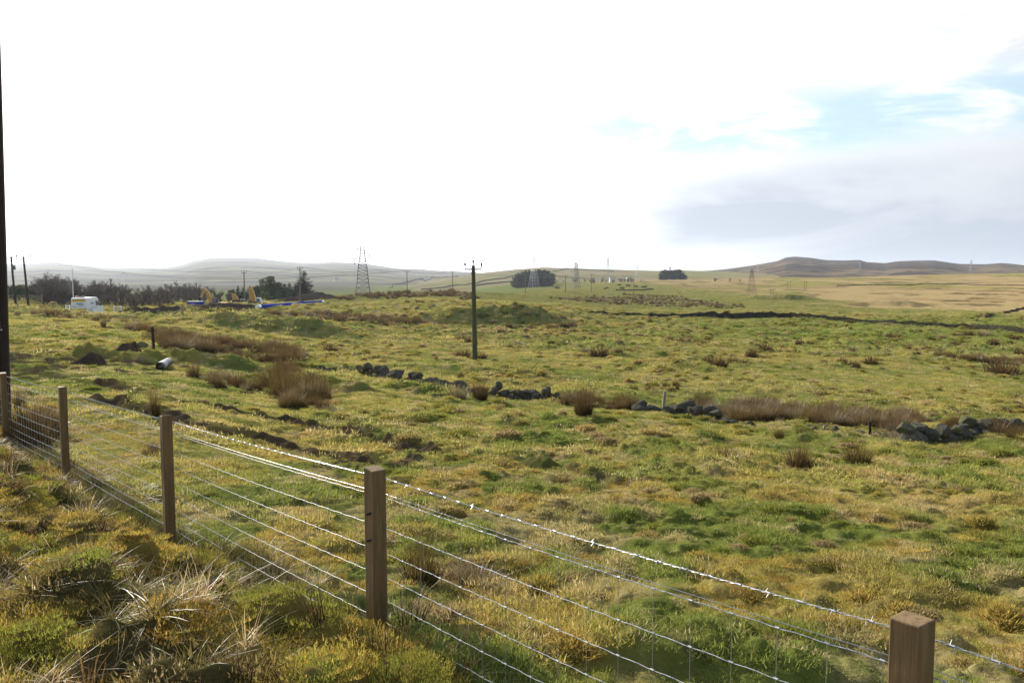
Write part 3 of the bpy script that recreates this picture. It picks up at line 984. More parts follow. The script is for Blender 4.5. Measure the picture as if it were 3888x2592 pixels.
def bank_cover():
    # moss cushions of tiny sprigs
    ms = [blade_mesh('moss_patch', M['mossleaf'], rng, 260, 0.10, 0.006, 0.026, 0.0042, lean=0.5, curve=0.3, outward=0.3, seg=1) for _ in range(4)]
    x, y = spread(1.9, 14, 280, 0.62, -0.70)
    fs = fence_side(x, y)
    mossy = sst(fbm(x / 0.5, y / 0.5, 71, 3), 0.36, 0.50)
    p = np.where(fs < 0.05, mossy, 0.20 * sst(fbm(x / 0.9, y / 1.1, 53, 3), 0.48, 0.66))
    k = (rng.uniform(0, 1, len(x)) < p) & (fs < 9)
    x, y = x[k], y[k]
    c = np.array([0.40, 0.29, 0.065]) * rng.uniform(0.55, 1.25, (len(x), 1)) + rng.uniform(-0.03, 0.03, (len(x), 1)) * np.array([1, -0.6, 0])
    g = (fbm(x / 0.35, y / 0.35, 77, 2) > 0.56)[:, None]
    c = np.where(g, c * np.array([0.62, 0.85, 0.7]), c)
    scatter('moss', ms, np.stack([x, y, H(x, y) - 0.006], 1), rng.uniform(0.7, 1.3, len(x)), np.clip(c, 0.01, 1), rng, label='golden moss cushions on the roadside bank', cat='moss')
    # long withered grass
    ms = [blade_mesh('withered_tuft', M['drygrass'], rng, 46, 0.07, 0.08, 0.26, 0.0045, lean=0.75, curve=1.0, outward=0.75, seg=4, droop=0.35) for _ in range(6)]
    x, y = spread(2.7, 13.5, 62, 0.3, -0.70)
    fs = fence_side(x, y)
    gr = 1 - 0.88 * sst(fbm(x / 0.5, y / 0.5, 71, 3), 0.42, 0.55)
    gr = gr * (0.08 + 0.4 * sst(-x / y, 0.12, 0.5)) * (0.4 + 0.9 * (1 - sst(y, 3.0, 7.0)))
    p = np.where(fs < 0.0, gr, np.where(fs < 0.5, 0.16, 0.0))
    k = rng.uniform(0, 1, len(x)) < p
    x, y = x[k], y[k]
    u = rng.uniform(0, 1, (len(x), 1))
    c = np.where(u < 0.34, np.array([0.42, 0.31, 0.17]), np.where(u < 0.68, np.array([0.13, 0.115, 0.03]), np.array([0.17, 0.10, 0.04]))) * rng.uniform(0.7, 1.25, (len(x), 1))
    scatter('withered_grass', ms, np.stack([x, y, H(x, y) - 0.01], 1), rng.uniform(0.6, 1.15, len(x)), c, rng, label='tangled withered grass on the roadside bank', cat='grass', tilt=0.3)
    # heather stalks
    ms = [blade_mesh('heather_sprig', M['heather'], rng, 26, 0.05, 0.07, 0.20, 0.005, lean=0.35, curve=0.3, outward=0.7, seg=3) for _ in range(4)]
    x, y = spread(1.9, 13.0, 34, 0.25, -0.68)
    fs = fence_side(x, y)
    k = (fs < 0.15) & (rng.uniform(0, 1, len(x)) < np.where(fs > -0.7, 0.6, 0.12) * sst(fbm(x / 0.8, y / 0.8, 97, 2), 0.36, 0.55))
    x, y = x[k], y[k]
    scatter('heather', ms, np.stack([x, y, H(x, y) - 0.01], 1), rng.uniform(0.6, 1.2, len(x)), np.ones((len(x), 3)), rng, label='dark heather sprigs along the foot of the wire fence', cat='heather')


def tussocks():
    """domed hummocks of moss and grass that throw their own small shadows"""
    def dome(n, rad, hgt, bl, w):
        a = rng.uniform(0, 2 * np.pi, n)
        q = np.sqrt(rng.uniform(0, 1, n))
        v, f, sh, al = blades(rng, n, 1e-6, bl * 0.6, bl * 1.3, w, lean=0.5, curve=0.6, outward=0.0, seg=2)
        k = len(v) // n
        off = np.stack([rad * q * np.cos(a), rad * q * np.sin(a), hgt * (1 - q ** 2.4)], 1)
        tilt = np.repeat(q, k)
        ca, sa = np.repeat(np.cos(a), k), np.repeat(np.sin(a), k)
        v = v.copy()
        v[:, 0] += ca * tilt * v[:, 2] * 0.9
        v[:, 1] += sa * tilt * v[:, 2] * 0.9
        v += np.repeat(off, k, 0)
        # solid core under the leaves
        nr, ns = 4, 9
        cv, cf = [(0, 0, hgt * 0.93)], []
        for i in range(1, nr + 1):
            qq = i / nr
            for j in range(ns):
                t = 2 * np.pi * j / ns
                cv.append((rad * qq * np.cos(t), rad * qq * np.sin(t), hgt * 0.93 * (1 - qq ** 2.4) - (0.05 if i == nr else 0)))
        for j in range(ns):
            cf.append((0, 1 + j, 1 + (j + 1) % ns))
        for i in range(nr - 1):
            for j in range(ns):
                A, B = 1 + i * ns + j, 1 + i * ns + (j + 1) % ns
                cf += [(A, A + ns, B + ns), (A, B + ns, B)]
        cv, cf = np.array(cv), np.array(cf)
        return [(v, f, sh, al), (cv, cf, np.full(len(cv), 0.25), np.zeros(len(cv)))]
    for y0, y1, dens, rad, hg, bl, w, n in [(4.0, 16, 2.6, .11, .045, .035, .007, 300), (16, 45, 1.7, .16, .075, .05, .013, 240), (45, 110, 0.7, .26, .13, .07, .026, 200), (110, 200, 0.30, .45, .22, .12, .06, 160)]:
        ms = [blade_mesh('grass_tussock', M['tuft'], dome(n, rad, hg * f, bl, w)) for f in (0.75, 1.0, 1.25)]
        x, y = spread(y0, y1, dens)
        fs, dt, mud = masks(x, y)
        p = 0.15 + 1.1 * sst(fbm(x / 6.0, y / 8.0, 13, 3), 0.40, 0.62)
        k = ((fs > 0.3) | (y > 40)) & (mud < 0.3) & (rng.uniform(0, 1, len(x)) < p)
        x, y = x[k], y[k]
        c = albedo(x, y)
        u = rng.uniform(0, 1, (len(x), 1))
        c = np.where(u < 0.25, np.array([0.29, 0.22, 0.10]), c * np.array([1.25, 1.15, 1.0]))
        s_ = rng.uniform(0.5, 1.5, len(x))
        sc = np.stack([s_ * rng.uniform(0.8, 1.6, len(x)), s_ * rng.uniform(0.7, 1.1, len(x)), s_ * rng.uniform(0.7, 1.2, len(x))], 1)
        rot = np.stack([np.zeros(len(x)), np.zeros(len(x)), rng.normal(0, 0.5, len(x))], 1)
        scatter('grass_tussocks', ms, np.stack([x, y, H(x, y) - 0.015], 1), sc, c, rng, label='low grassy hummocks dotting the pasture', cat='grass', rot=rot)


field_grass()
tussocks()
bank_cover()

# ------------------------------------------------------------------ rushes
RUSH = []
for k_ in range(6):
    nb = [190, 150, 170, 200, 160, 140][k_]
    mm = [M['rush'], M['rush'], M['rush_green'], M['rush'], M['straw_rush'], M['rush_green']][k_]
    RUSH.append(blade_mesh('rush_clump', mm, [
        blades(rng, nb * 2, 0.30, 0.35, 1.1, 0.016, lean=0.28, curve=0.6, outward=0.8, seg=3, edge=0.45),
        blades(rng, 110, 0.30, 0.3, 0.7, 0.020, lean=0.75, curve=1.0, outward=0.9, seg=3, droop=0.4)]))
RUSH_FAR = []
for k_ in range(5):
    mm = [M['rush'], M['rush_green'], M['straw_rush'], M['rush'], M['rush']][k_]
    RUSH_FAR.append(blade_mesh('rush_clump', mm, [
        blades(rng, 190, 0.40, 0.35, 1.1, 0.045, lean=0.34, curve=0.6, outward=0.85, seg=3, edge=0.5),
        blades(rng, 70, 0.36, 0.25, 0.65, 0.06, lean=0.8, curve=0.9, outward=0.9, seg=2, droop=0.3)]))


def inside(px, py, poly):
    r = np.zeros(px.shape, bool)
    n = len(poly)
    j = n - 1
    for i in range(n):
        xi, yi = poly[i]
        xj, yj = poly[j]
        c = ((yi > py) != (yj > py)) & (px < (xj - xi) * (py - yi) / ((yj - yi) or 1e-9) + xi)
        r ^= c
        j = i
    return r


def rush_bed(poly, n, hgt, label, meshes=None, wid=1.0):
    n = int(n * 1.05)
    world = np.array([hit(a, b) for a, b in poly])
    lo, hi = world.min(0), world.max(0)
    pts = []
    k = 0
    while len(pts) < n and k < n * 60:
        k += 1
        x, y = rng.uniform(lo[0], hi[0]), rng.uniform(lo[1], hi[1])
        if inside(np.array([x]), np.array([y]), world)[0] and rng.uniform() < 0.06 + 1.2 * float(sst(fbm(np.array([x / 2.6]), np.array([y / 3.4]), 15, 2), 0.38, 0.58)[0]):
            pts.append((x, y))
    if not pts:
        return
    pts = np.array(pts)
    z = H(pts[:, 0], pts[:, 1]) - 0.04
    hgt = hgt * 1.05
    n = len(pts)
    s_ = hgt * rng.uniform(0.4, 1.3, n) * (0.6 + 0.8 * vn(pts[:, 0] / 1.7, pts[:, 1] / 1.7, 16))
    far = pts[:, 1].mean() > 60
    ms = meshes or (RUSH_FAR if far else RUSH)
    sc = np.stack([s_ * wid, s_ * wid, s_], 1)
    scatter('rush_bed', ms, np.column_stack([pts, z]), sc, np.ones((len(pts), 3)), rng, label=label, cat='rushes', tilt=0.1)


rush_bed([(985, 1205), (1120, 1212), (1300, 1224), (1480, 1240), (1640, 1248), (1690, 1250), (1660, 1228), (1560, 1222), (1440, 1212), (1250, 1202), (1080, 1196), (1000, 1194)], 420, 0.95, 'long belt of russet rushes on the rise left of the lone pole')
rush_bed([(1830, 1253), (2000, 1254), (2195, 1252), (2180, 1247), (2000, 1246), (1840, 1248)], 110, 0.75, 'thin strip of russet rushes under the shaded bank')
rush_bed([(1215, 1140), (1300, 1138), (1500, 1134), (1660, 1133), (1780, 1140), (1830, 1136), (1790, 1118), (1700, 1109), (1500, 1112), (1330, 1124), (1225, 1134)], 420, 0.95, 'russet rush patch on the crest before the tall pylon')
rush_bed([(2060, 1136), (2250, 1150), (2500, 1162), (2760, 1172), (2860, 1168), (2720, 1150), (2600, 1136), (2450, 1128), (2250, 1130)], 900, 0.75, 'wide pale brown rush flat in the middle of the far pasture', meshes=[RUSH_FAR[2], RUSH_FAR[2], RUSH_FAR[0], RUSH_FAR[3]])
rush_bed([(2300, 1113), (2420, 1117), (2570, 1124), (2600, 1128), (2500, 1126), (2380, 1120)], 120, 0.8, 'narrow russet rush streak behind the pale rush flat')
rush_bed([(2590, 1566), (2700, 1590), (2800, 1612), (2950, 1626), (3120, 1634), (3280, 1640), (3400, 1650), (3500, 1628), (3520, 1612), (3400, 1584), (3240, 1560), (3050, 1548), (2900, 1540), (2760, 1540), (2640, 1546)], 360, 0.68, 'dense mass of brown rushes filling the hollow beyond the tumbled wall', meshes=[RUSH[0], RUSH[4], RUSH[2], RUSH[4], RUSH[1]])
rush_bed([(1000, 1440), (1050, 1490), (1085, 1562), (1230, 1576), (1235, 1510), (1180, 1430), (1080, 1400)], 32, 0.8, 'big ragged rush thicket left of centre above the wheel rut', meshes=[RUSH[0], RUSH[2], RUSH[5], RUSH[1], RUSH[4]])
rush_bed([(720, 1462), (800, 1476), (960, 1490), (1000, 1470), (900, 1440), (780, 1436)], 12, 0.55, 'loose rushes and bleached leaves to the right of the drain pipe', meshes=[RUSH[0], RUSH[4], RUSH[1]])
rush_bed([(2130, 1540), (2320, 1556), (2440, 1560), (2420, 1546), (2250, 1530), (2150, 1526)], 60, 0.55, 'low pale rushes behind the stones left of the leaning stake')
rush_bed([(445, 1240), (500, 1262), (560, 1300), (640, 1330), (760, 1350), (860, 1368), (1000, 1385), (1150, 1388), (1165, 1360), (1050, 1330), (900, 1322), (760, 1308), (620, 1282), (520, 1250), (470, 1228)], 330, 0.8, 'russet rushes trailing down from the van towards the pasture')
rush_bed([(110, 1200), (180, 1214), (260, 1222), (270, 1208), (200, 1192), (120, 1184)], 50, 0.6, 'dark rushes on the bank in front of the bare trees')
rush_bed([(255, 1222), (340, 1224), (430, 1232), (480, 1232), (490, 1212), (420, 1204), (330, 1200), (280, 1200)], 45, 0.42, 'rushes in front of the white van')
rush_bed([(625, 1186), (700, 1186), (800, 1188), (960, 1184), (900, 1180), (700, 1180)], 70, 0.6, 'low rushes before the dark soil bank')
rush_bed([(3480, 1362), (3650, 1372), (3760, 1382), (3888, 1392), (3888, 1372), (3700, 1358), (3560, 1350)], 110, 0.7, 'straggling rushes high on the right hand pasture')
rush_bed([(3560, 1662), (3700, 1690), (3888, 1712), (3888, 1680), (3760, 1662), (3640, 1650)], 60, 0.62, 'brown rushes before the right hand end of the mossy wall')
rush_bed([(500, 1640), (590, 1680), (620, 1760), (560, 1770), (470, 1710), (440, 1660)], 9, 0.45, 'brown rushes between the second and third posts beyond the wires')
rush_bed([(110, 1640), (210, 1650), (225, 1730), (150, 1740), (60, 1690)], 10, 0.45, 'brown rushes showing through the wires at the left end of the fence')

# single clumps: px, base row, height and width in photo pixels, label
CL_BIG = [
    (1090, 1470, 95, 120, 'broad russet rush clump on the mound above the biggest thicket', 0), (1140, 1562, 85, 90, 'dark russet rush clump at the front of the big thicket beside the rut', 5),
    (1060, 1440, 80, 110, 'dark rush clump rising behind the largest thicket', 3), (1245, 1580, 55, 80, 'grey straw tuft at the right foot of the largest thicket', 4),
    (735, 1448, 90, 70, 'russet rush clump beside the open end of the drain pipe', 0), (905, 1474, 75, 95, 'grey brown rush clump below the mossy lumps', 3),
    (832, 1482, 60, 45, 'small leaning rush clump left of the grey brown one', 3), (1745, 1522, 65, 90, 'arching rush clump covering the gap in the tumbled wall', 4),
    (1823, 1527, 92, 95, 'upright russet rush clump in the gap of the tumbled wall', 0), (1750, 1450, 38, 40, 'small russet rush clump rising behind the wall gap', 0),
    (2215, 1616, 122, 110, 'tall orange rush clump with bleached skirt in the middle of the field', 0), (2747, 1774, 66, 115, 'low sparse rush clump in the field below the leaning stake', 2),
    (3035, 1798, 112, 150, 'loose brown rush clump, left of the two big ones on the right', 0), (3255, 1764, 105, 150, 'dense dark olive rush clump, right of the two big ones on the right', 2),
    (3394, 1692, 70, 110, 'pale bowed tussock beside the short dark stake', 4), (1108, 1362, 62, 95, 'russet rush clump at the right end of the trailing rushes', 0),
    (2958, 1678, 48, 55, 'left of two small rush clumps under the rushy hollow', 2), (3033, 1684, 45, 42, 'right of two small rush clumps under the rushy hollow', 2),
    (1895, 1572, 45, 28, 'thin yellowish rush tuft alone under the stone heap', 4),
    (1596, 2255, 190, 230, 'big olive and straw rush tussock just right of the second nearest post', 5), (1790, 2268, 150, 240, 'spreading straw rush tussock seen through the nearest wire panel', 4),
    (75, 1565, 85, 70, 'dark rush clump right behind the last post on the left', 2), (590, 1600, 130, 60, 'tall thin brown rushes left of the third post', 0),
    (3802, 1424, 66, 150, 'largest rush clump at the right edge of the pasture', 3), (1657, 1382, 25, 18, 'tiny rush tuft left of the foot of the lone pole', 0),
    (1755, 1358, 42, 75, 'russet rush clump just left of the foot of the lone pole', 0), (1827, 1362, 28, 50, 'low rush clump just right of the foot of the lone pole', 3),
    (1755, 1297, 32, 85, 'wide dark rush clump touching the lone pole halfway down', 3),
    (2855, 1356, 44, 55, 'tall rounded rush clump, left half of a pair in the green pasture', 0), (2905, 1334, 30, 58, 'lower rush clump, right half of a pair in the green pasture', 3),
    (2730, 1406, 50, 75, 'shaggy pale rush clump in front of a group in the green pasture', 4), (2280, 1356, 38, 100, 'widest rush clump right of the lone pole', 3),
    (66, 1207, 40, 28, 'dark rush tuft on the bank beside the black pole', 2), (393, 1248, 48, 25, 'slim rush tuft on the bank below the white van', 0),
    (1518, 1386, 18, 26, 'small dark rush tuft above the big wall boulder', 2),
]
GR1 = ('small brown rush clump scattered in the pasture between lone pole and far wall', 'rush clumps in the middle pasture')
GR2 = ('small brown rush clump scattered on the right hand pasture', 'rush clumps on the right hand pasture')
GR3 = ('small dark rush clump on the grassy rise behind the russet rush belt', 'rush clumps on the rise')
GR4 = ('small rush clump scattered in the pasture left of the lone pole', 'rush clumps left of the pole')
CL_SMALL = [(1250, 1336, 28, 78, GR4), (1455, 1398, 25, 32, GR4), (1547, 1384, 22, 45, GR4), (1320, 1366, 15, 35, GR4), (1130, 1285, 20, 40, GR4), (1010, 1240, 16, 24, GR4), (1040, 1212, 16, 30, GR4), (1400, 1340, 14, 26, GR4),
            (1967, 1311, 15, 42, GR1), (2176, 1328, 14, 26, GR1), (2220, 1341, 30, 38, GR1), (2350, 1356, 30, 36, GR1), (2385, 1336, 20, 40, GR1), (2530, 1350, 24, 36, GR1), (2572, 1346, 26, 36, GR1), (2605, 1346, 16, 42, GR1),
            (2610, 1390, 30, 38, GR1), (2566, 1393, 18, 27, GR1), (2685, 1386, 32, 46, GR1), (2780, 1386, 32, 42, GR1), (2826, 1386, 24, 48, GR1), (2972, 1326, 20, 36, GR1), (2394, 1413, 20, 18, GR1), (2468, 1490, 28, 50, GR1), (2465, 1464, 19, 36, GR1),
            (2407, 1481, 22, 36, GR1), (2530, 1468, 24, 36, GR1), (2567, 1468, 26, 36, GR1), (2571, 1491, 26, 20, GR1), (2050, 1345, 14, 24, GR1), (1880, 1372, 12, 24, GR1), (2545, 1303, 24, 32, GR1), (2590, 1305, 26, 62, GR1), (2655, 1306, 13, 55, GR1), (2440, 1216, 14, 14, GR1), (1935, 1330, 14, 28, GR1),
            (3198, 1386, 27, 40, GR2), (3245, 1396, 32, 52, GR2), (3305, 1383, 36, 60, GR2), (3143, 1362, 20, 27, GR2), (3240, 1333, 22, 42, GR2), (3517, 1612, 36, 56, GR2), (3594, 1405, 20, 27, GR2), (3868, 1351, 30, 42, GR2), (3445, 1326, 20, 40, GR2), (3368, 1347, 16, 24, GR2),
            (3632, 1322, 24, 42, GR2), (3764, 1307, 18, 42, GR2), (3040, 1310, 20, 30, GR2), (3390, 1284, 26, 60, GR2), (3490, 1264, 18, 34, GR2), (3680, 1278, 26, 44, GR2), (3732, 1280, 28, 46, GR2), (3770, 1308, 30, 44, GR2), (3850, 1290, 22, 40, GR2), (3520, 1332, 22, 34, GR2), (3560, 1345, 20, 34, GR2), (3480, 1342, 18, 34, GR2), (3030, 1312, 18, 26, GR2), (3620, 1310, 22, 30, GR2), (3060, 1208, 14, 30, GR2), (3225, 1222, 14, 46, GR2), (3690, 1250, 14, 40, GR2), (3820, 1570, 26, 46, GR2), (3880, 1560, 28, 46, GR2), (3350, 1402, 16, 26, GR2),
            (1547, 1158, 22, 20, GR3), (1588, 1154, 18, 22, GR3), (1605, 1154, 17, 20, GR3), (1503, 1166, 15, 27, GR3), (1425, 1191, 16, 38, GR3), (1724, 1151, 15, 32, GR3), (1750, 1159, 12, 22, GR3), (1640, 1165, 14, 36, GR3), (1670, 1145, 12, 20, GR3), (2135, 1160, 9, 14, GR3), (2155, 1176, 12, 14, GR3)]
tints = None
for (px, py, hp, wp, lab, ki) in CL_BIG + [(a, b, c, d, e, -1) for a, b, c, d, e in CL_SMALL]:
    x, y = hit(px, py)
    me = (RUSH_FAR if (ki < 0 or y > 60) else RUSH)[(ki if ki >= 0 else int(rng.integers(0, 5))) % 5 if (ki < 0 or y > 60) else ki]
    o = link('rush_clump', me)
    hh, ww = hp / FPX * y, wp / FPX * y
    o.location = (x, y, Hs(x, y) - 0.03)
    o.scale = (ww / 1.12, ww / 1.12, hh / 0.82)
    o.rotation_euler = (0, 0, rng.uniform(0, 6.28))
    if isinstance(lab, tuple):
        tag(o, lab[0], 'rush clump', lab[1])
    else:
        tag(o, lab, 'rush clump', 'rush clumps in the rough pasture')


# ------------------------------------------------------------------ wire fence
def build_fence():
    posts = [(0.97, 1.95, 3518, 2345), (-0.655, 3.9, 1425, 1776), (-2.74, 6.5, 640, 1576), (-4.97, 9.1, 249, 1468), (-7.16, 11.6, 36, 1415)]
    pl = []
    for (x, y, px, pt) in posts:
        pl.append((x, y, EZ + slope(pt) * y))
    pl.insert(0, (pl[0][0] + 2.1, pl[0][1] - 2.55, pl[0][2] - 0.02))
    pl.append((pl[-1][0] - 2.2, pl[-1][1] + 2.6, pl[-1][2] - 0.1))
    root = empty('wire_fence', (pl[2][0], pl[2][1], Hs(pl[2][0], pl[2][1])), 0, 'new galvanised stock fence with square timber posts along the bank', 'fence')
    inv = Matrix.Translation(root.location).inverted()
    ang = math.atan2(FD[1], FD[0])
    for k, (x, y, zt) in enumerate(pl):
        mb = MB()
        zb = Hs(x, y) - 0.15
        hw = 0.0385
        n = 10
        rows = []
        ry = ang + random.Random(k).uniform(-0.04, 0.04)
        rot = Matrix.Rotation(ry, 4, 'Z')
        vs, fs = [], []
        for i in range(n + 1):
            t = i / n
            for (a, b) in ((-1, -1), (1, -1), (1, 1), (-1, 1)):
                wob = 0.0018 * math.sin(7.3 * t + a * 2 + b + k)
                v = rot @ Vector((a * hw + wob, b * hw - wob, 0))
                vs.append((x + v.x, y + v.y, zb + (zt - zb) * t + (0.006 * a * (k % 3 - 1) if i == n else 0)))
        for i in range(n):
            for j in range(4):
                a, b = i * 4 + j, i * 4 + (j + 1) % 4
                fs.append((a, b, b + 4, a + 4))
        fs.append((0, 3, 2, 1))
        fs.append((n * 4, n * 4 + 1, n * 4 + 2, n * 4 + 3))
        mb.add([inv @ Vector(v) for v in vs], fs)
        p = mb.build('post', M['post'], root, bevel=0.004)
        for dz in (0.055, 0.14, 0.30, 0.545, 0.79):
            sb = MB()
            c = Vector((x + FN[0] * 0.040, y + FN[1] * 0.040, zt - dz))
            sb.tube([inv @ (c + Vector((0, 0, 0.013))), inv @ (c + Vector((FN[0] * 0.008, FN[1] * 0.008, 0.006))), inv @ (c + Vector((FN[0] * 0.008, FN[1] * 0.008, -0.006))), inv @ (c + Vector((0, 0, -0.013)))], 0.0022, 5)
            sb.build('staple', M['zinc'], p)
        if k == 2:
            for dz in (0.215, 0.345):
                kb = MB()
                c = Vector((x, y, zt - dz)) + (rot @ Vector((-0.004, 0.0395, 0)))
                kb.box(inv @ c, (0.045, 0.003, 0.011), Matrix.Rotation(ry, 3, 'Z') @ Matrix.Rotation(0.35, 3, 'Y'))
                kb.build('knot', M['creosote'], p)
    off = 0.045
    W3 = [Vector((x + FN[0] * off, y + FN[1] * off, z)) for x, y, z in pl]

    def run(dz, f, step=None):
        pts = []
        for a, b in zip(W3[:-1], W3[1:]):
            L = (b - a).length
            n = max(2, int(L / step)) if step else 8
            for i in range(n):
                t = i / n
                sag = -0.012 * 4 * t * (1 - t)
                p = a.lerp(b, t)
                p.z += -dz + sag + f(i, p)
                pts.append(inv @ p)
        pts.append(inv @ (W3[-1] - Vector((0, 0, dz))))
        return pts
    # netting: crimped line wires, stays every 15 cm and a knot at every crossing
    net = MB()
    lines = [0.148, 0.298, 0.423, 0.543, 0.658, 0.768, 0.858, 0.938]
    for k, dz in enumerate(lines):
        net.tube(run(dz, lambda i, p: 0.0012 * (1 if (i % 4) < 2 else -1), 0.0375), 0.0018 if k in (0, 7) else 0.0016, 5)
    cum = 0.0
    nextd = 0.05
    for a, b in zip(W3[:-1], W3[1:]):
        L = (b - a).length
        while nextd < cum + L:
            t = (nextd - cum) / L
            p = a.lerp(b, t)
            p.z += -0.012 * 4 * t * (1 - t)
            top, bot = p - Vector((0, 0, lines[0])), p - Vector((0, 0, lines[-1]))
            net.tube([inv @ top, inv @ bot], 0.0011, 4)
            for dz in lines:
                c = inv @ (p - Vector((0, 0, dz)))
                net.tube([c - Vector((FD[0], FD[1], 0)) * 0.007, c + Vector((FD[0], FD[1], 0)) * 0.007], 0.0036, 5)
            nextd += 0.152
        cum += L
    net.build('wire_netting', M['zinc'], root)
    sup = MB()
    sup.tube(run(0.130, lambda i, p: 0), 0.0013, 6)
    sup.build('line_wire', M['zinc'], root)
    brb = MB()
    for ph in (0, math.pi):
        pts = []
        for k, p in enumerate(run(0.055, lambda i, p: 0, 0.012)):
            a = k * 1.05 + ph
            pts.append(p + Vector((FN[0] * math.cos(a), FN[1] * math.cos(a), math.sin(a))) * 0.0018)
        brb.tube(pts, 0.0011, 4)
    cum, nextd = 0.0, 0.03
    for a, b in zip(W3[:-1], W3[1:]):
        L = (b - a).length
        while nextd < cum + L:
            t = (nextd - cum) / L
            p = inv @ (a.lerp(b, t) + Vector((0, 0, -0.055 - 0.012 * 4 * t * (1 - t))))
            d = Vector((FD[0], FD[1], 0))
            for j in range(4):
                an = j * math.pi / 2 + nextd * 9
                v = Vector((FN[0] * math.cos(an), FN[1] * math.cos(an), math.sin(an)))
                brb.tube([p + d * 0.006 * (j - 1.5), p + v * 0.016 + d * 0.006 * (j - 1.5)], [0.0017, 0.0006], 4)
            brb.tube([p - d * 0.009, p + d * 0.009], 0.0038, 6)
            nextd += 0.10
        cum += L
    brb.build('barbed_wire', M['zinc'], root)


build_fence()

# ------------------------------------------------------------------ stones
import bmesh


def stone_mesh(seed, m, flat=0.75, sub=3):
    bm = bmesh.new()
    bmesh.ops.create_icosphere(bm, subdivisions=sub, radius=0.5)
    r = random.Random(seed)
    pl = [(Vector((r.gauss(0, 1), r.gauss(0, 1), r.gauss(0, 1))).normalized(), r.uniform(0.30, 0.44)) for _ in range(11)]
    co = np.array([v.co for v in bm.verts])
    for v in bm.verts:
        for nrm, d in pl:
            e = v.co.dot(nrm) - d
            if e > 0:
                v.co -= nrm * e * 0.9
    co = np.array([v.co[:] for v in bm.verts])
    nz = fbm(co[:, 0] * 6 + seed * 3, co[:, 1] * 6 + co[:, 2] * 5, seed, 3) - 0.5
    for v, d in zip(bm.verts, nz):
        v.co *= 1 + 0.16 * d
        v.co.z *= flat
    me = bpy.data.meshes.new('stone')
    bm.to_mesh(me)
    bm.free()
    me.materials.append(m)
    return me


STONES = [stone_mesh(k, M['stone'], 0.6 + 0.08 * (k % 4)) for k in range(7)]
MSTONES = [stone_mesh(k + 20, M['mossy_stone'], 0.6 + 0.08 * (k % 3)) for k in range(4)]


def tumbled(pxline, label, name, smin, smax, layers, seed, meshes, grp, step=0.8, extra=()):
    r = random.Random(seed)
    w = polyline(pxline)
    x0, y0 = w[len(w) // 2]
    root = empty(name, (x0, y0, Hs(x0, y0)), 0, label, 'stone wall', grp)
    for a, b in zip(w[:-1], w[1:]):
        L = np.hypot(*(b - a))
        for lay in range(layers):
            t = r.uniform(0, 0.2)
            while t < L:
                s_ = r.uniform(smin, smax) * (1 - 0.16 * lay)
                if r.random() < 0.93 - 0.25 * lay:
                    p = a + (b - a) * (t / L)
                    x, y = p[0] + r.uniform(-0.12, 0.12), p[1] + r.uniform(-0.18, 0.18)
                    o = link('stone', r.choice(meshes), root)
                    o.location = (x - x0, y - y0, Hs(x, y) - root.location.z + s_ * (0.20 + 0.5 * lay))
                    o.scale = (s_ * r.uniform(0.9, 1.4), s_ * r.uniform(0.8, 1.1), s_ * r.uniform(0.8, 1.2))
                    o.rotation_euler = (r.uniform(-.4, .4), r.uniform(-.4, .4), r.uniform(0, 6.28))
                t += s_ * step
    for (px, py, s_) in extra:
        x, y = hit(px, py)
        o = link('stone', r.choice(meshes), root)
        o.location = (x - x0, y - y0, Hs(x, y) - root.location.z + s_ * 0.3)
        o.scale = (s_ * 1.05, s_ * 0.8, s_ * 1.15)
        o.rotation_euler = (0.1, 0.1, r.uniform(0, 6.28))
    return root


GW = 'lengths of the tumbled field wall'
tumbled([(1355, 1415), (1400, 1424), (1470, 1438), (1540, 1446)], 'tumbled dark wall of boulders with one big block, left of the rush filled gap', 'tumbled_wall', 0.42, 0.78, 2, 3, STONES, GW, 0.62, extra=[(1500, 1448, 0.95)])
tumbled([(1560, 1450), (1610, 1460), (1690, 1478), (1760, 1492)], 'scattered dark wall stones with one upright stone beside the wall gap', 'tumbled_wall', 0.36, 0.64, 2, 4, STONES, GW, 0.7, extra=[(1632, 1462, 0.62)])
tumbled([(1890, 1508), (1950, 1516), (2020, 1520), (2055, 1524), (2120, 1528)], 'low heap of dark wall stones right of the rush filled gap', 'tumbled_wall', 0.38, 0.62, 3, 5, STONES, GW, 0.6)
tumbled([(2415, 1560), (2470, 1566), (2530, 1572), (2600, 1580), (2640, 1590), (2730, 1606)], 'low run of dark boulders at the foot of the leaning stake', 'tumbled_wall', 0.42, 0.74, 2, 6, STONES, GW, 0.66)
tumbled([(3440, 1696), (3520, 1690), (3600, 1684), (3700, 1676), (3780, 1662), (3890, 1650)], 'mossy grey field wall under the leaning rail at the right edge', 'tumbled_wall', 0.44, 0.76, 2, 8, STONES + MSTONES, GW, 0.6)
tumbled([(2140, 1532), (2220, 1542), (2300, 1550), (2400, 1556)], 'sparse low stones linking the stone heap to the leaning stake', 'tumbled_wall', 0.26, 0.46, 1, 9, STONES, GW, 0.9)
tumbled([(1770, 1494), (1830, 1502), (1885, 1508)], 'dark stones half hidden in the rush filled gap', 'tumbled_wall', 0.3, 0.5, 2, 10, STONES, GW, 0.8)
tumbled([(1225, 1418), (1290, 1408), (1350, 1414)], 'low mossy stones at the left end of the tumbled wall', 'tumbled_wall', 0.3, 0.55, 1, 11, STONES, GW, 0.8)
tumbled([(1545, 1452), (1640, 1470), (1770, 1496)], 'small sunken stones in front of the upright wall stone', 'tumbled_wall', 0.22, 0.4, 1, 12, STONES, GW, 0.9)
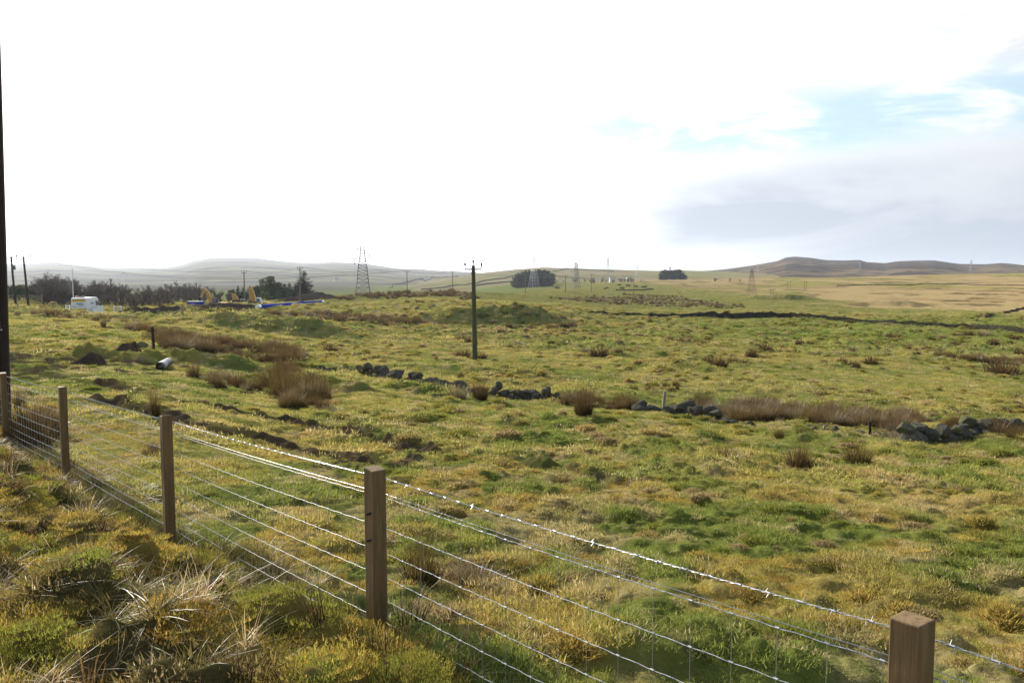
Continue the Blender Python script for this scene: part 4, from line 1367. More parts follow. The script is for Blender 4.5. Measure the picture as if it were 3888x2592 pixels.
tumbled([(2740, 1612), (2880, 1628), (3050, 1642), (3200, 1652), (3330, 1668), (3440, 1694)], 'low sunken stones along the lower edge of the rushy hollow', 'tumbled_wall', 0.22, 0.42, 1, 13, STONES, GW, 1.1)


def boulder(px, py, wpx, label, meshes, seed, sink=0.15, hs=1.0):
    x, y = hit(px, py)
    s_ = wpx / FPX * y
    o = link('boulder', meshes[seed % len(meshes)])
    o.location = (x, y, Hs(x, y) + s_ * (0.3 - sink))
    o.scale = (s_ * 1.05, s_ * 0.85, s_ * hs)
    o.rotation_euler = (0.1 * (seed % 3), -0.1, seed * 1.7)
    return tag(o, label, 'boulder')


boulder(2245, 1538, 34, 'upright grey boulder behind the tall orange rush clump', STONES, 2, 0.0, 1.5)
boulder(2280, 1548, 20, 'small grey boulder low in the grass right of the orange clump', STONES, 3)
boulder(2352, 1546, 30, 'rounded grey boulder between orange clump and leaning stake', STONES, 4)
boulder(2828, 1624, 48, 'lone rounded boulder at the end of the tumbled wall', STONES, 5)
boulder(2895, 1628, 26, 'small pale stone right of the lone rounded boulder', STONES, 6)
boulder(275, 2000, 110, 'grey rock with moss on top in the bank grass', MSTONES, 0, 0.1)
boulder(355, 2020, 80, 'dark overhanging rock right of the mossy bank rock', STONES, 1, 0.15)
boulder(300, 2062, 120, 'flat grey rock below the mossy bank rock', MSTONES, 2, 0.28, 0.7)
boulder(490, 2102, 80, 'flat pale stone sunk in moss left of the third post', MSTONES, 3, 0.3, 0.6)
boulder(535, 1325, 62, 'flat grey slab leaning on the dug earth', MSTONES, 1, 0.12, 0.8)
boulder(665, 1348, 50, 'grey block on the mossy lumps above the pipe', MSTONES, 2, 0.05, 1.0)
boulder(905, 1355, 34, 'dark stone on top of the mossy lumps', STONES, 0, 0.1)
boulder(1220, 1415, 60, 'dark stone at the left start of the tumbled wall', STONES, 3, 0.2)


# ------------------------------------------------------------------ heaps of dug soil
def heap(name, pts, depth, label, m, seed, amp=0.35, front=1.0):
    """pts: (px, row of the top, distance); stands on the ground"""
    w = [(P(a, b, d)) for a, b, d in pts]
    n = 60
    L = np.linspace(0, len(w) - 1, n)
    cx = np.interp(L, range(len(w)), [p.x for p in w])
    cy = np.interp(L, range(len(w)), [p.y for p in w])
    ct = np.interp(L, range(len(w)), [p.z for p in w])
    k = 22
    V = []
    for j in range(k):
        v = j / (k - 1) * 2 - 1
        yy = cy + v * depth
        zb = H(cx, yy) - 0.25
        prof = np.clip(1 - abs(v) ** 1.6, 0, 1)
        end = np.clip(np.minimum(L - 0, (len(w) - 1) - L) * 2.2, 0, 1) ** 0.6
        nz = 1 + amp * (fbm(cx / 0.9 + seed, yy / 0.9, seed, 3) - 0.5) * 2
        z = zb + np.maximum(ct - zb, 0.1) * prof * end * nz
        V.append(np.stack([cx, yy, z], 1))
    v = np.concatenate(V)
    i = np.arange((k - 1) * n).reshape(k - 1, n)[:, :-1].ravel()
    f = np.stack([i, i + 1, i + n + 1, i + n], 1)
    o = link(name, np_mesh(name, v, f, m))
    return tag(o, label, 'soil heap', 'heaps of dug soil')


heap('soil_heap', [(688, 1162, 137), (760, 1157, 136), (840, 1152, 135), (905, 1151, 135), (950, 1155, 135), (985, 1168, 135)], 1.7, 'long dark bank of dug soil in front of the diggers', M['soil'], 2, 0.16)
heap('soil_heap', [(445, 1186, 108), (470, 1172, 109), (510, 1165, 110), (560, 1166, 111), (610, 1174, 112)], 1.5, 'dark soil heap just right of the white van', M['soil'], 3, 0.2)
heap('soil_heap', [(570, 1168, 122), (620, 1163, 122), (670, 1163, 124), (700, 1166, 126)], 1.4, 'greyish soil heap below the blue container', M['soil'], 4, 0.2)
heap('soil_heap', [(1020, 1152, 215), (1060, 1139, 217), (1100, 1128, 220), (1130, 1132, 222), (1160, 1145, 222)], 4.5, 'brown ramp of soil right of the diggers', M['soil'], 5, 0.25)
heap('soil_heap', [(1110, 1124, 236), (1160, 1116, 238), (1215, 1110, 240), (1260, 1120, 242), (1330, 1138, 244)], 4.5, 'dark soil heap under the spruce beside the blue pipe', M['soil'], 6, 0.22)
heap('soil_heap', [(262, 1378, 30.5), (300, 1356, 30.5), (345, 1340, 30.8), (400, 1358, 31)], 1.0, 'fresh black earth dug out below the mossy lump', M['soil'], 7, 0.5)
heap('soil_heap', [(395, 1335, 37.5), (430, 1308, 37.5), (468, 1286, 38), (490, 1300, 38), (512, 1300, 38), (530, 1330, 38)], 0.8, 'jagged dark earth clod beside the fence stake', M['soil'], 8, 0.45)


# ------------------------------------------------------------------ stakes, pipe, puddles
def stake(px, base, top, wpx, label, m, lean=(0, 0), name='fence_stake', grp='old wooden stakes in the pasture', ymin=2.0, cat='stake'):
    x, y = hit(px, base, ymin)
    h = (base - top) / FPX * y
    r = wpx / FPX * y / 2
    mb = MB()
    mb.tube([(0, 0, -0.15), (lean[0] * h * 0.5, lean[1] * h * 0.5, h * 0.5), (lean[0] * h, lean[1] * h, h)], [r * 1.05, r, r * 0.92], 9)
    return tag(mb.build(name, m, None, loc=(x, y, Hs(x, y))), label, cat, grp)


stake(585, 1333, 1239, 10, 'dark round stake standing in the rushes above the pipe', M['creosote'], (-0.04, 0))
stake(2516, 1566, 1482, 11, 'pale split stake leaning at the tumbled wall', M['old_wood'], (0.10, 0))
stake(3128, 1646, 1613, 9, 'short grey stake at the edge of the rushy hollow', M['old_wood'], (0.06, 0))
stake(3302, 1670, 1622, 11, 'short black stake beside the pale bowed tussock', M['creosote'], (-0.03, 0))
stake(3659, 1664, 1610, 8, 'thin upright stake carrying the fallen rail', M['old_wood'], (0, 0))
stake(1314, 1271, 1261, 6, 'tiny grey marker stump left of the lone pole', M['old_wood'])
a = Vector((*hit(3617, 1660), 0))
b = P(3668, 1619, a.y + 0.5)
a.z = Hs(a.x, a.y) + 0.12
mb = MB()
mb.tube([(0, 0, 0), (b - a)], 0.06, 7)
tag(mb.build('fallen_rail', M['old_wood'], None, loc=a), 'bleached rail leaning up on the thin stake at the right edge', 'rail')


def build_pipe():
    a = Vector((*hit(608, 1407), 0))
    b = Vector((*hit(664, 1384), 0))
    a.z, b.z = Hs(a.x, a.y) + 0.16, Hs(b.x, b.y) + 0.22
    d = (b - a).normalized()
    b = a + d * 2.4
    root = empty('drain_pipe', a, 0, 'short black drain pipe with a chalky white band lying in the grass', 'pipe')
    o, w = d.orthogonal().normalized(), None
    w = d.cross(o)
    n = 20
    for nm, t0, t1, ro, m in (('pipe_wall', 0.0, 2.4, 0.150, M['black']), ('white_band', 0.20, 1.05, 0.154, M['pipe_white'])):
        vs, fs = [], []
        for (t, r) in ((t0, ro - 0.018), (t0, ro), (t1, ro), (t1, ro - 0.018)):
            for k in range(n):
                an = 2 * math.pi * k / n
                vs.append(d * t + (o * math.cos(an) + w * math.sin(an)) * r)
        for i in range(4):
            for k in range(n):
                j = (i + 1) % 4
                fs.append((i * n + k, i * n + (k + 1) % n, j * n + (k + 1) % n, j * n + k))
        mb = MB()
        mb.add(vs, fs)
        mb.build(nm, m, root, smooth=False)


build_pipe()


def puddle(px, py, rx, ry, seed, an=0.0):
    x, y = hit(px, py)
    r = random.Random(seed)
    n = 40
    ph = [r.uniform(0, 6.28) for _ in range(4)]
    vs = [(0, 0, 0)]
    for k in range(n):
        t = 2 * math.pi * k / n
        f = 1 + 0.25 * math.sin(2 * t + ph[0]) + 0.2 * math.sin(3 * t + ph[1]) + 0.12 * math.sin(7 * t + ph[2])
        u, v = rx * f * math.cos(t), ry * f * math.sin(t)
        vs.append((u * math.cos(an) - v * math.sin(an), u * math.sin(an) + v * math.cos(an), 0))
    xs = np.array([x + v[0] for v in vs])
    ys = np.array([y + v[1] for v in vs])
    zs = H(xs, ys)
    z = float(np.percentile(zs, 30))
    mb = MB()
    mb.add(vs, [(0, k + 1, (k + 1) % n + 1) for k in range(n)])
    return tag(mb.build('puddle', M['water'], None, loc=(x, y, z)), kind='structure')


puddle(325, 1440, 0.22, 0.8, 1, 0.3)
puddle(290, 1418, 0.3, 0.35, 8)
puddle(150, 1340, 0.35, 0.5, 9)
puddle(240, 1336, 0.3, 0.5, 10)
puddle(215, 1330, 0.5, 1.0, 3, 0.5)
puddle(80, 1300, 0.4, 0.8, 4)
puddle(705, 1592, 0.16, 0.55, 6, 0.9)


# ------------------------------------------------------------------ field walls
def field_wall(line, label, hpx, m, grp, thick=0.7, seed=0, step=0.5, ymin=2.0, hmin=0.0):
    """line: (px, foot row); hpx: height in photo pixels, one value or one per point"""
    w = polyline(line, ymin)
    hp = hpx if isinstance(hpx, (list, tuple)) else [hpx] * len(w)
    hs = np.array([max(h / FPX * p[1], hmin) for h, p in zip(hp, w)])
    d = np.concatenate([[0], np.cumsum(np.hypot(*np.diff(w, axis=0).T))])
    n = int(min(900, max(12, d[-1] / step)))
    t = np.linspace(0, d[-1], n)
    x, y = np.interp(t, d, w[:, 0]), np.interp(t, d, w[:, 1])
    h = np.interp(t, d, hs)
    tx, ty = np.gradient(x), np.gradient(y)
    L = np.hypot(tx, ty)
    nx, ny = -ty / L, tx / L
    g = ground_all(x, y) if y.max() > 700 else H(x, y)
    hh = h * (0.80 + 0.4 * fbm(t / 1.3, t * 0 + seed, seed, 3))
    rows = []
    for (o, f) in ((-0.5, -0.3), (-0.5, 0.25), (-0.46, 0.6), (-0.36, 0.95), (0.0, 1.02), (0.36, 0.95), (0.46, 0.6), (0.5, -0.3)):
        j = thick * (o + 0.16 * (fbm(t / 0.6, t * 0 + o * 9 + f * 5, seed + 3, 2) - 0.5))
        rows.append(np.stack([x + nx * j, y + ny * j, g + hh * f], 1))
    v = np.concatenate(rows)
    k = len(rows)
    i = np.arange((k - 1) * n).reshape(k - 1, n)[:, :-1].ravel()
    f = np.stack([i, i + 1, i + n + 1, i + n], 1)
    o = link('field_wall', np_mesh('field_wall', v, f, m, smooth=False))
    return tag(o, label, 'wall', grp)


M['drystone'] = simple('drystone', (0.028, 0.026, 0.022), 0.95, c2=(0.05, 0.048, 0.026), scale=1.6, bump=0.1, spec=0.05)
field_wall([(2205, 1190), (2350, 1204), (2480, 1205), (2600, 1206), (2750, 1206), (2900, 1206), (3000, 1207), (3170, 1217), (3250, 1222), (3330, 1229), (3420, 1236), (3600, 1243), (3700, 1248), (3760, 1253), (3830, 1260), (3960, 1276)],
           'long dark drystone wall crossing the pasture below the pale moor', [6, 11, 17, 21, 22, 20, 18, 15, 14, 13, 13, 14, 15, 17, 18, 19], M['drystone'], None, 0.9, 5)
GF = 'far walls on the hillsides'
field_wall([(3745, 1207), (3800, 1194), (3850, 1181), (3960, 1155)], 'grey wall climbing at the right edge beside a green field', 6, M['drystone'], GF, 0.8, 6)
field_wall([(3180, 1086), (3260, 1083), (3350, 1083), (3440, 1085), (3500, 1079), (3640, 1079), (3720, 1083), (3900, 1085)], 'thin dark wall running level across the pale moor on the right', 3.0, M['drystone'], GF, 1.0, 7, 1.5)
field_wall([(1800, 1087), (1850, 1079), (1900, 1074), (1955, 1069)], 'lower wall on the grassy hill left of the dark wood', 5.0, M['drystone'], GF, 1.2, 8, 2.0, 600)
field_wall([(1600, 1101), (1690, 1092), (1780, 1080), (1870, 1063), (1955, 1049)], 'middle wall slanting up the grassy hill left of the dark wood', 4.0, M['drystone'], GF, 1.2, 9, 2.0, 600)
field_wall([(1480, 1092), (1560, 1068), (1640, 1054), (1740, 1050)], 'upper wall along the left shoulder of the grassy hill', 3.0, M['drystone'], GF, 1.2, 10, 2.0, 600)
field_wall([(2100, 1030), (2160, 1022), (2240, 1027), (2330, 1031)], 'wall near the top of the grassy hill right of the wood', 3.0, M['drystone'], GF, 1.2, 11, 2.0, 600)
field_wall([(2340, 1104), (2410, 1103), (2480, 1100)], 'pale low wall in front of the gorse bushes', 4.0, M['drystone'], GF, 0.9, 12, 1.0, 300)


# ------------------------------------------------------------------ wooden poles and wires
def wood_pole(px, base, top, Y, label, r=None, arm=1.5, yaw=0.0, lean=(0.0, 0.0), box=False, m=None, sink=0.0, pins=(-1, 0, 1), grp='wooden power line poles', hidden=True):
    if Y is None:
        x, y = hit(px, base)
    else:
        x, y = fan(px, base) * Y, Y
    z0 = float(ground_all(np.array([x]), np.array([y]))[0]) if y > 330 else Hs(x, y)
    ztop = EZ + slope(top) * y
    h = ztop - z0
    r = r or 0.14
    m = m or M['old_pole']
    root = empty('utility_pole', (x, y, z0), 0, label, 'utility pole', grp)
    mb = MB()
    n = 10
    mb.tube([(lean[0] * h * k / n, lean[1] * h * k / n, -0.3 + (h + 0.3) * k / n) for k in range(n + 1)], [r * (1.15 - 0.4 * k / n) for k in range(n + 1)], 12)
    mb.build('shaft', m, root, smooth=True)
    c, s = math.cos(yaw), math.sin(yaw)
    o = Vector((lean[0] * h, lean[1] * h, 0))
    tips = []
    if arm:
        mb = MB()
        mb.box(o + Vector((-s * r, -c * r, h - 0.30)), (2 * arm, 0.10, 0.10), Matrix.Rotation(yaw, 3, 'Z'))
        mb.build('crossarm', M['steel_dark'], root)
        mb = MB()
        for sg in (-1, 1):
            mb.tube([o + Vector((c * sg * arm * 0.42, s * sg * arm * 0.42, h - 0.32)), o + Vector((0, 0, h - 0.95))], 0.02, 5)
        mb.build('brace', M['steel_dark'], root)
        for k in pins:
            e = o + Vector((c * arm * 0.96 * k, s * arm * 0.96 * k, h - 0.25)) + (Vector((0, 0, 0.22)) if k == 0 else Vector())
            mb = MB()
            mb.tube([e, e + Vector((0, 0, 0.22)), e + Vector((0, 0, 0.26)), e + Vector((0, 0, 0.34)), e + Vector((0, 0, 0.42)), e + Vector((0, 0, 0.46))], [0.03, 0.03, 0.085, 0.06, 0.085, 0.04], 8)
            mb.build('insulator', M['glazed'], root)
            tips.append(root.location + e + Vector((0, 0, 0.46)))
    if box:
        mb = MB()
        mb.box(o + Vector((0.34, -0.1, h * 0.77)), (0.42, 0.4, 0.62))
        mb.tube([o + Vector((0.2, -0.1, h * 0.77 + 0.32)), o + Vector((0.2, -0.1, h * 0.77 + 0.5))], 0.04, 6)
        mb.tube([o + Vector((0.45, -0.1, h * 0.77 + 0.32)), o + Vector((0.45, -0.1, h * 0.77 + 0.5))], 0.04, 6)
        mb.build('transformer', M['steel_dark'], root)
    root['h'] = h
    return tips


def wires(pairs, sag, r, label, name='overhead_wire', cat='wire', grp='overhead wires'):
    mb = MB()
    for a, b in pairs:
        n = 18
        mb.tube([a.lerp(b, k / n) - Vector((0, 0, sag * 4 * (k / n) * (1 - k / n))) for k in range(n + 1)], r, 4, caps=False)
    return tag(mb.build(name, M['conductor'], None), label, cat, grp)


M['conductor'] = simple('conductor', (0.16, 0.16, 0.165), 0.6, 0.3, var=0.1)
M['steel_dark'] = simple('dark_steel', (0.07, 0.072, 0.075), 0.55, 0.4, var=0.2)
M['old_pole'] = simple('greened_pole', (0.12, 0.115, 0.062), 0.85, c2=(0.075, 0.068, 0.040), scale=2.5, stretch=(5, 5, 0.5), bump=0.004, spec=0.1)
M['gwood'] = simple('far_pole', (0.14, 0.12, 0.09), 0.85, var=0.3)

tA = wood_pole(1804, 1376, 1008, None, 'lone mossy wooden pole with crossarm standing in the middle of the pasture', r=0.19, arm=0.68, yaw=R(4), lean=(-0.016, 0))
tL = wood_pole(60, 1172, 973, 126, 'left one of the twin dark poles, carrying a transformer box', r=0.17, arm=0.95, lean=(-0.045, 0), box=True, m=M['creosote'])
tR = wood_pole(110, 1172, 975, 124, 'right one of the twin dark poles with a bare crossarm', r=0.17, arm=1.1, lean=(-0.06, 0), m=M['creosote'])
tB = wood_pole(929, 1144, 1031, 200, 'wooden pole rising between two diggers', r=0.15, arm=0.65, m=M['gwood'])
tC = wood_pole(1141, 1142, 1018, 206, 'wooden pole in front of the tall spruce', r=0.15, arm=0.65, m=M['gwood'])
tD = wood_pole(1546, 1104, 1030, 262, 'wooden pole on the rushy crest, nearer the tall pylon', r=0.14, arm=0.85, m=M['gwood'])
tE = wood_pole(1719, 1104, 1028, 268, 'wooden pole on the rushy crest, nearer the lone pole', r=0.14, arm=0.85, m=M['gwood'])
tF = wood_pole(1995, 1112, 1042, 330, 'wooden pole in front of the left part of the dark wood', r=0.14, arm=0.75, m=M['gwood'])
tG = wood_pole(2147, 1112, 1048, 340, 'wooden pole between the dark wood and the lattice tower with hanging insulators', r=0.14, arm=0.85, m=M['gwood'])
tH = wood_pole(2246, 1099, 1041, 430, 'wooden pole before the grassy knoll right of the lattice towers', r=0.15, arm=0.8, m=M['gwood'])
tI = wood_pole(2406, 1113, 1060, 440, 'wooden pole right of the gorse bushes', r=0.16, arm=0.6, m=M['gwood'])
for px, b_, t_, lab in [(2578, 1117, 1108, 'stubby far pole on the pale moor'), (2990, 1101, 1069, 'left pole of the left far pair on the moor'), (3000, 1101, 1069, 'right pole of the left far pair on the moor'),
                        (3054, 1102, 1068, 'left pole of the right far pair on the moor'), (3062, 1102, 1068, 'right pole of the right far pair on the moor'), (2926, 1130, 1098, 'left pole of the nearest pair on the moor'), (2934, 1130, 1098, 'right pole of the nearest pair on the moor')]:
    wood_pole(px, b_, t_, None, lab, r=0.13, arm=1.0, m=M['gwood'], pins=(-1, 1), grp='far poles on the moor')

wires([(tA[0], tL[2]), (tA[1], tL[1]), (tA[2], tR[2])], 2.3, 0.014, 'wires from the lone pole away left to the twin dark poles')
far1 = [P(2300, 1048, 150) + Vector((k, 0, 0)) for k in (-1.5, 0, 1.5)]
wires(list(zip(tA, far1)), 0.7, 0.014, 'wires from the lone pole away right towards the towers')
wires([(tR[0], tB[0]), (tR[1], tB[1]), (tR[2], tB[2])], 1.1, 0.02, 'wires from the twin poles to the pole between the diggers')
wires(list(zip(tB, tC)) + list(zip(tC, tD)), 1.0, 0.02, 'wires past the spruce to the rushy crest')
wires(list(zip(tD, tE)) + list(zip(tE, tF)) + list(zip(tF, tG)), 1.2, 0.022, 'wires along the rushy crest to the dark wood')
wires(list(zip(tG, tH)) + list(zip(tH, tI)), 1.4, 0.025, 'wires over the grassy knoll by the gorse')
wires([(P(350, 116, 14), P(960, -16, 6.2))], 0.08, 0.004, 'single thin cable crossing the top left of the sky')


def near_pole():
    x, y = -8.20, 13.1
    z0 = Hs(x, y)
    root = empty('utility_pole', (x, y, z0), 0, 'thick black tarred pole at the left edge with a white notice', 'utility pole')
    mb = MB()
    n = 14
    mb.tube([(0.026 * (9.0 * k / n), 0, -0.4 + 9.4 * k / n) for k in range(n + 1)], [0.175 - 0.035 * k / n for k in range(n + 1)], 20)
    mb.build('shaft', M['creosote'], root, smooth=True)
    h0 = EZ + slope(1252) * y - z0
    h1 = EZ + slope(1178) * y - z0
    c = Vector((0.026 * (h0 + h1) / 2, 0, 0))
    rr = 0.170
    az = math.atan2(x, y)
    vs, fs = [], []
    na = 12
    ln = MB()

    def on(a, z, r):
        a2 = a - az
        return c + Vector((math.sin(a2) * r, -math.cos(a2) * r, z))
    # sheet wrapped on the pole, upper right corner stepped
    for i in range(na + 1):
        a = -0.95 + 2.1 * i / na
        zt = h1 if i < na - 2 else h1 - 0.055
        vs += [on(a, h0, rr), on(a, zt, rr), on(a, h0, rr - 0.004), on(a, zt, rr - 0.004)]
    for i in range(na):
        a, b = i * 4, (i + 1) * 4
        fs += [(a, b, b + 1, a + 1), (a + 2, a + 3, b + 3, b + 2), (a + 1, b + 1, b + 3, a + 3), (a, a + 2, b + 2, b)]
    mb = MB()
    mb.add(vs, fs)
    p = mb.build('notice', M['plate'], root)
    for z, a0, a1, w in ((h1 - 0.085, -0.9, 0.3, 0.004), (h1 - 0.10, -0.9, 0.2, 0.003), (h1 - 0.125, -0.9, 0.74, 0.002), (h0 + 0.16, -0.9, 0.78, 0.0015), (h0 + 0.11, -0.9, 0.78, 0.0015), (h0 + 0.06, -0.9, 0.78, 0.0015)):
        vs, fs = [], []
        for i in range(9):
            a = a0 + (a1 - a0) * i / 8
            vs += [on(a, z - w, rr + 0.002), on(a, z + w, rr + 0.002)]
        for i in range(8):
            fs.append((2 * i, 2 * i + 2, 2 * i + 3, 2 * i + 1))
        ln.add(vs, fs)
    for a in (0.18, 0.32):
        ln.add([on(a, h0 + 0.01, rr + 0.002), on(a + 0.012, h0 + 0.01, rr + 0.002), on(a + 0.012, h1 - 0.09, rr + 0.002), on(a, h1 - 0.09, rr + 0.002)], [(0, 1, 2, 3)])
    ln.build('printed_lines', M['ink'], p)


M['ink'] = simple('faded_ink', (0.22, 0.20, 0.24), 0.7, var=0.1)
near_pole()


# ------------------------------------------------------------------ lattice towers
def pylon(px, top, base_, Y, label, kind, m, yaw=0.0, th=1.0, grp='steel lattice towers'):
    x = fan(px, base_) * Y
    z0 = float(ground_all(np.array([x]), np.array([Y]))[0])
    h = EZ + slope(top) * Y - z0
    root = empty('lattice_tower', (x, Y, z0), yaw, label, 'pylon', grp)
    prof = {'asym': [(0, .150), (.12, .131), (.30, .108), (.58, .082), (.72, .058), (.86, .042), (.95, .036), (1.0, .004)],
            'tension': [(0, .135), (.2, .105), (.4, .078), (.6, .056), (.75, .042), (.88, .024), (1.0, .008)],
            'double': [(0, .14), (.2, .108), (.4, .076), (.58, .050), (.75, .040), (.9, .028), (1.0, .004)]}[kind]
    zs = [p[0] for p in prof]
    ws = [p[1] for p in prof]
    W_ = lambda t: float(np.interp(t, zs, ws)) * h
    mb = MB()
    lv = [0, .11, .21, .30, .38, .45, .52, .58, .64, .70, .75, .80, .85, .90, .95]
    cs = [(-1, -1), (1, -1), (1, 1), (-1, 1)]
    pt = lambda t, c: Vector((c[0] * W_(t), c[1] * W_(t), t * h))
    R_ = 0.0042 * h * th
    for c in cs:
        mb.tube([pt(t, c) for t in [0] + zs[1:]], R_, 4, caps=False)
    for a, b in zip(lv[:-1], lv[1:]):
        for k in range(4):
            c, d = cs[k], cs[(k + 1) % 4]
            mb.tube([pt(a, c), pt(b, d)], R_ * 0.5, 3, caps=False)
            mb.tube([pt(a, d), pt(b, c)], R_ * 0.5, 3, caps=False)
            mb.tube([pt(b, c), pt(b, d)], R_ * 0.45, 3, caps=False)
    mb.build('tower_frame', m, root)
    arms = {'asym': [(-1, .93, .115), (1, .85, .135), (-1, .74, .150)], 'tension': [(-1, .75, .085), (1, .75, .085)],
            'double': [(-1, .90, .10), (1, .90, .10), (-1, .80, .135), (1, .80, .135), (-1, .70, .11), (1, .70, .11)]}[kind]
    tips = []
    for sg, t, L in arms:
        mb = MB()
        e = Vector((sg * L * h, 0, t * h))
        w = W_(t)
        for yy in (-1, 1):
            mb.tube([Vector((sg * w, yy * w, t * h)), e], R_ * 0.7, 4, caps=False)
            mb.tube([Vector((sg * w * 0.8, yy * w * 0.8, (t + .05) * h)), e], R_ * 0.7, 4, caps=False)
        for f in (0.33, 0.66):
            p = Vector((sg * w, 0, t * h)).lerp(e, f)
            q = Vector((sg * w * 0.8, 0, (t + .05) * h)).lerp(e, f)
            mb.tube([p, q], R_ * 0.5, 3, caps=False)
        mb.build('crossarm', m, root)
        if kind != 'tension':
            mb = MB()
            mb.tube([e, e - Vector((0, 0, 0.10 * h if kind == 'asym' else 0.05 * h))], R_ * 0.9, 5)
            mb.build('insulator', M['glazed'] if kind == 'asym' else m, root)
            tips.append(root.location + Matrix.Rotation(yaw, 3, 'Z') @ (e - Vector((0, 0, 0.10 * h if kind == 'asym' else 0.05 * h))))
        else:
            tips.append(root.location + Matrix.Rotation(yaw, 3, 'Z') @ e)
    return tips


M['pylon_dark'] = simple('weathered_lattice', (0.13, 0.125, 0.12), 0.7, 0.2, var=0.2)
M['pylon_pale'] = simple('pale_lattice', (0.42, 0.43, 0.45), 0.6, 0.1, var=0.1)
M['pylon_grey'] = simple('grey_lattice', (0.22, 0.22, 0.23), 0.6, 0.2, var=0.1)
M['pylon_rust'] = simple('rusty_lattice', (0.20, 0.13, 0.09), 0.8, 0.1, var=0.2)
p1 = pylon(1378, 932, 1108, 470, 'tallest grey lattice tower, standing behind the russet crest', 'asym', M['pylon_dark'], R(12), 2.1)
p2 = pylon(2027, 970, 1088, 740, 'bright white lattice tower rising before the dark wood', 'tension', M['pylon_pale'], R(30), 0.9)
p3 = pylon(2187, 995, 1096, 560, 'lattice tower with long hanging insulators right of the dark wood', 'asym', M['pylon_dark'], R(15), 1.5)
p4 = pylon(2308, 976, 1070, 900, 'pale lattice tower with short arms left of the far substation', 'double', M['pylon_pale'], R(70), 0.9)
p5 = pylon(2420, 1003, 1066, 1150, 'pale lattice tower with wide arms on the sky line over the substation', 'double', M['pylon_pale'], R(0), 1.1)
p6 = pylon(2543, 1010, 1066, 1200, 'lattice tower top poking over the small pine clump', 'double', M['pylon_dark'], R(20), 1.2)
p7 = pylon(2853, 1020, 1127, 430, 'rust coloured lattice tower on the pale moor', 'asym', M['pylon_rust'], R(50), 0.9)
p8 = pylon(2150, 1008, 1046, 1500, 'faint lattice tower on the grassy hill behind the wood', 'double', M['pylon_pale'], R(40), 1.4)
G9 = 'faint towers on the far hills'
pylon(2877, 1000, 1042, 1900, 'faint lattice tower on the heather hill above the rusty tower', 'double', M['pylon_grey'], R(20), 1.0, G9)
pylon(3266, 992, 1040, 1900, 'faint lattice tower on the heather hill below its second bump', 'double', M['pylon_grey'], R(20), 1.0, G9)
pylon(3686, 985, 1035, 1900, 'faint lattice tower crossing the sky line far right', 'double', M['pylon_grey'], R(20), 1.0, G9)
pylon(470, 1030, 1097, 1250, 'faint lattice tower behind the bare trees on the left', 'asym', M['pylon_grey'], R(20), 1.0, G9)
for px, t_, b_ in [(335, 989, 1009), (424, 992, 1016), (498, 996, 1018), (568, 1000, 1019), (629, 1001, 1017)]:
    pylon(px, t_, b_, 5150, 'tiny lattice tower in the row on the left sky line', 'double', M['pylon_dark'], R(20), 1.4, 'tiny towers on the left sky line')
far_l = [P(-200, r_, 420) for r_ in (955, 972, 988)]
wires([(p1[0], far_l[0]), (p1[1], far_l[1]), (p1[2], far_l[2])], 3.0, 0.03, 'high voltage wires leaving the tallest tower to the left', grp='high voltage wires')
wires([(p1[0], p3[0]), (p1[1], p3[1]), (p1[2], p3[2])], 6.5, 0.03, 'high voltage wires between the tallest tower and the tower right of the wood', grp='high voltage wires')
wires([(p3[0], p4[2]), (p3[1], p4[3]), (p2[1], p4[0])], 5, 0.035, 'high voltage wires from the tower right of the wood towards the substation', grp='high voltage wires')
wires([(p2[0], P(1500, 1000, 760)), (p2[0], P(1500, 990, 760))], 8, 0.035, 'high voltage wires leaving the white tower to the left', grp='high voltage wires')


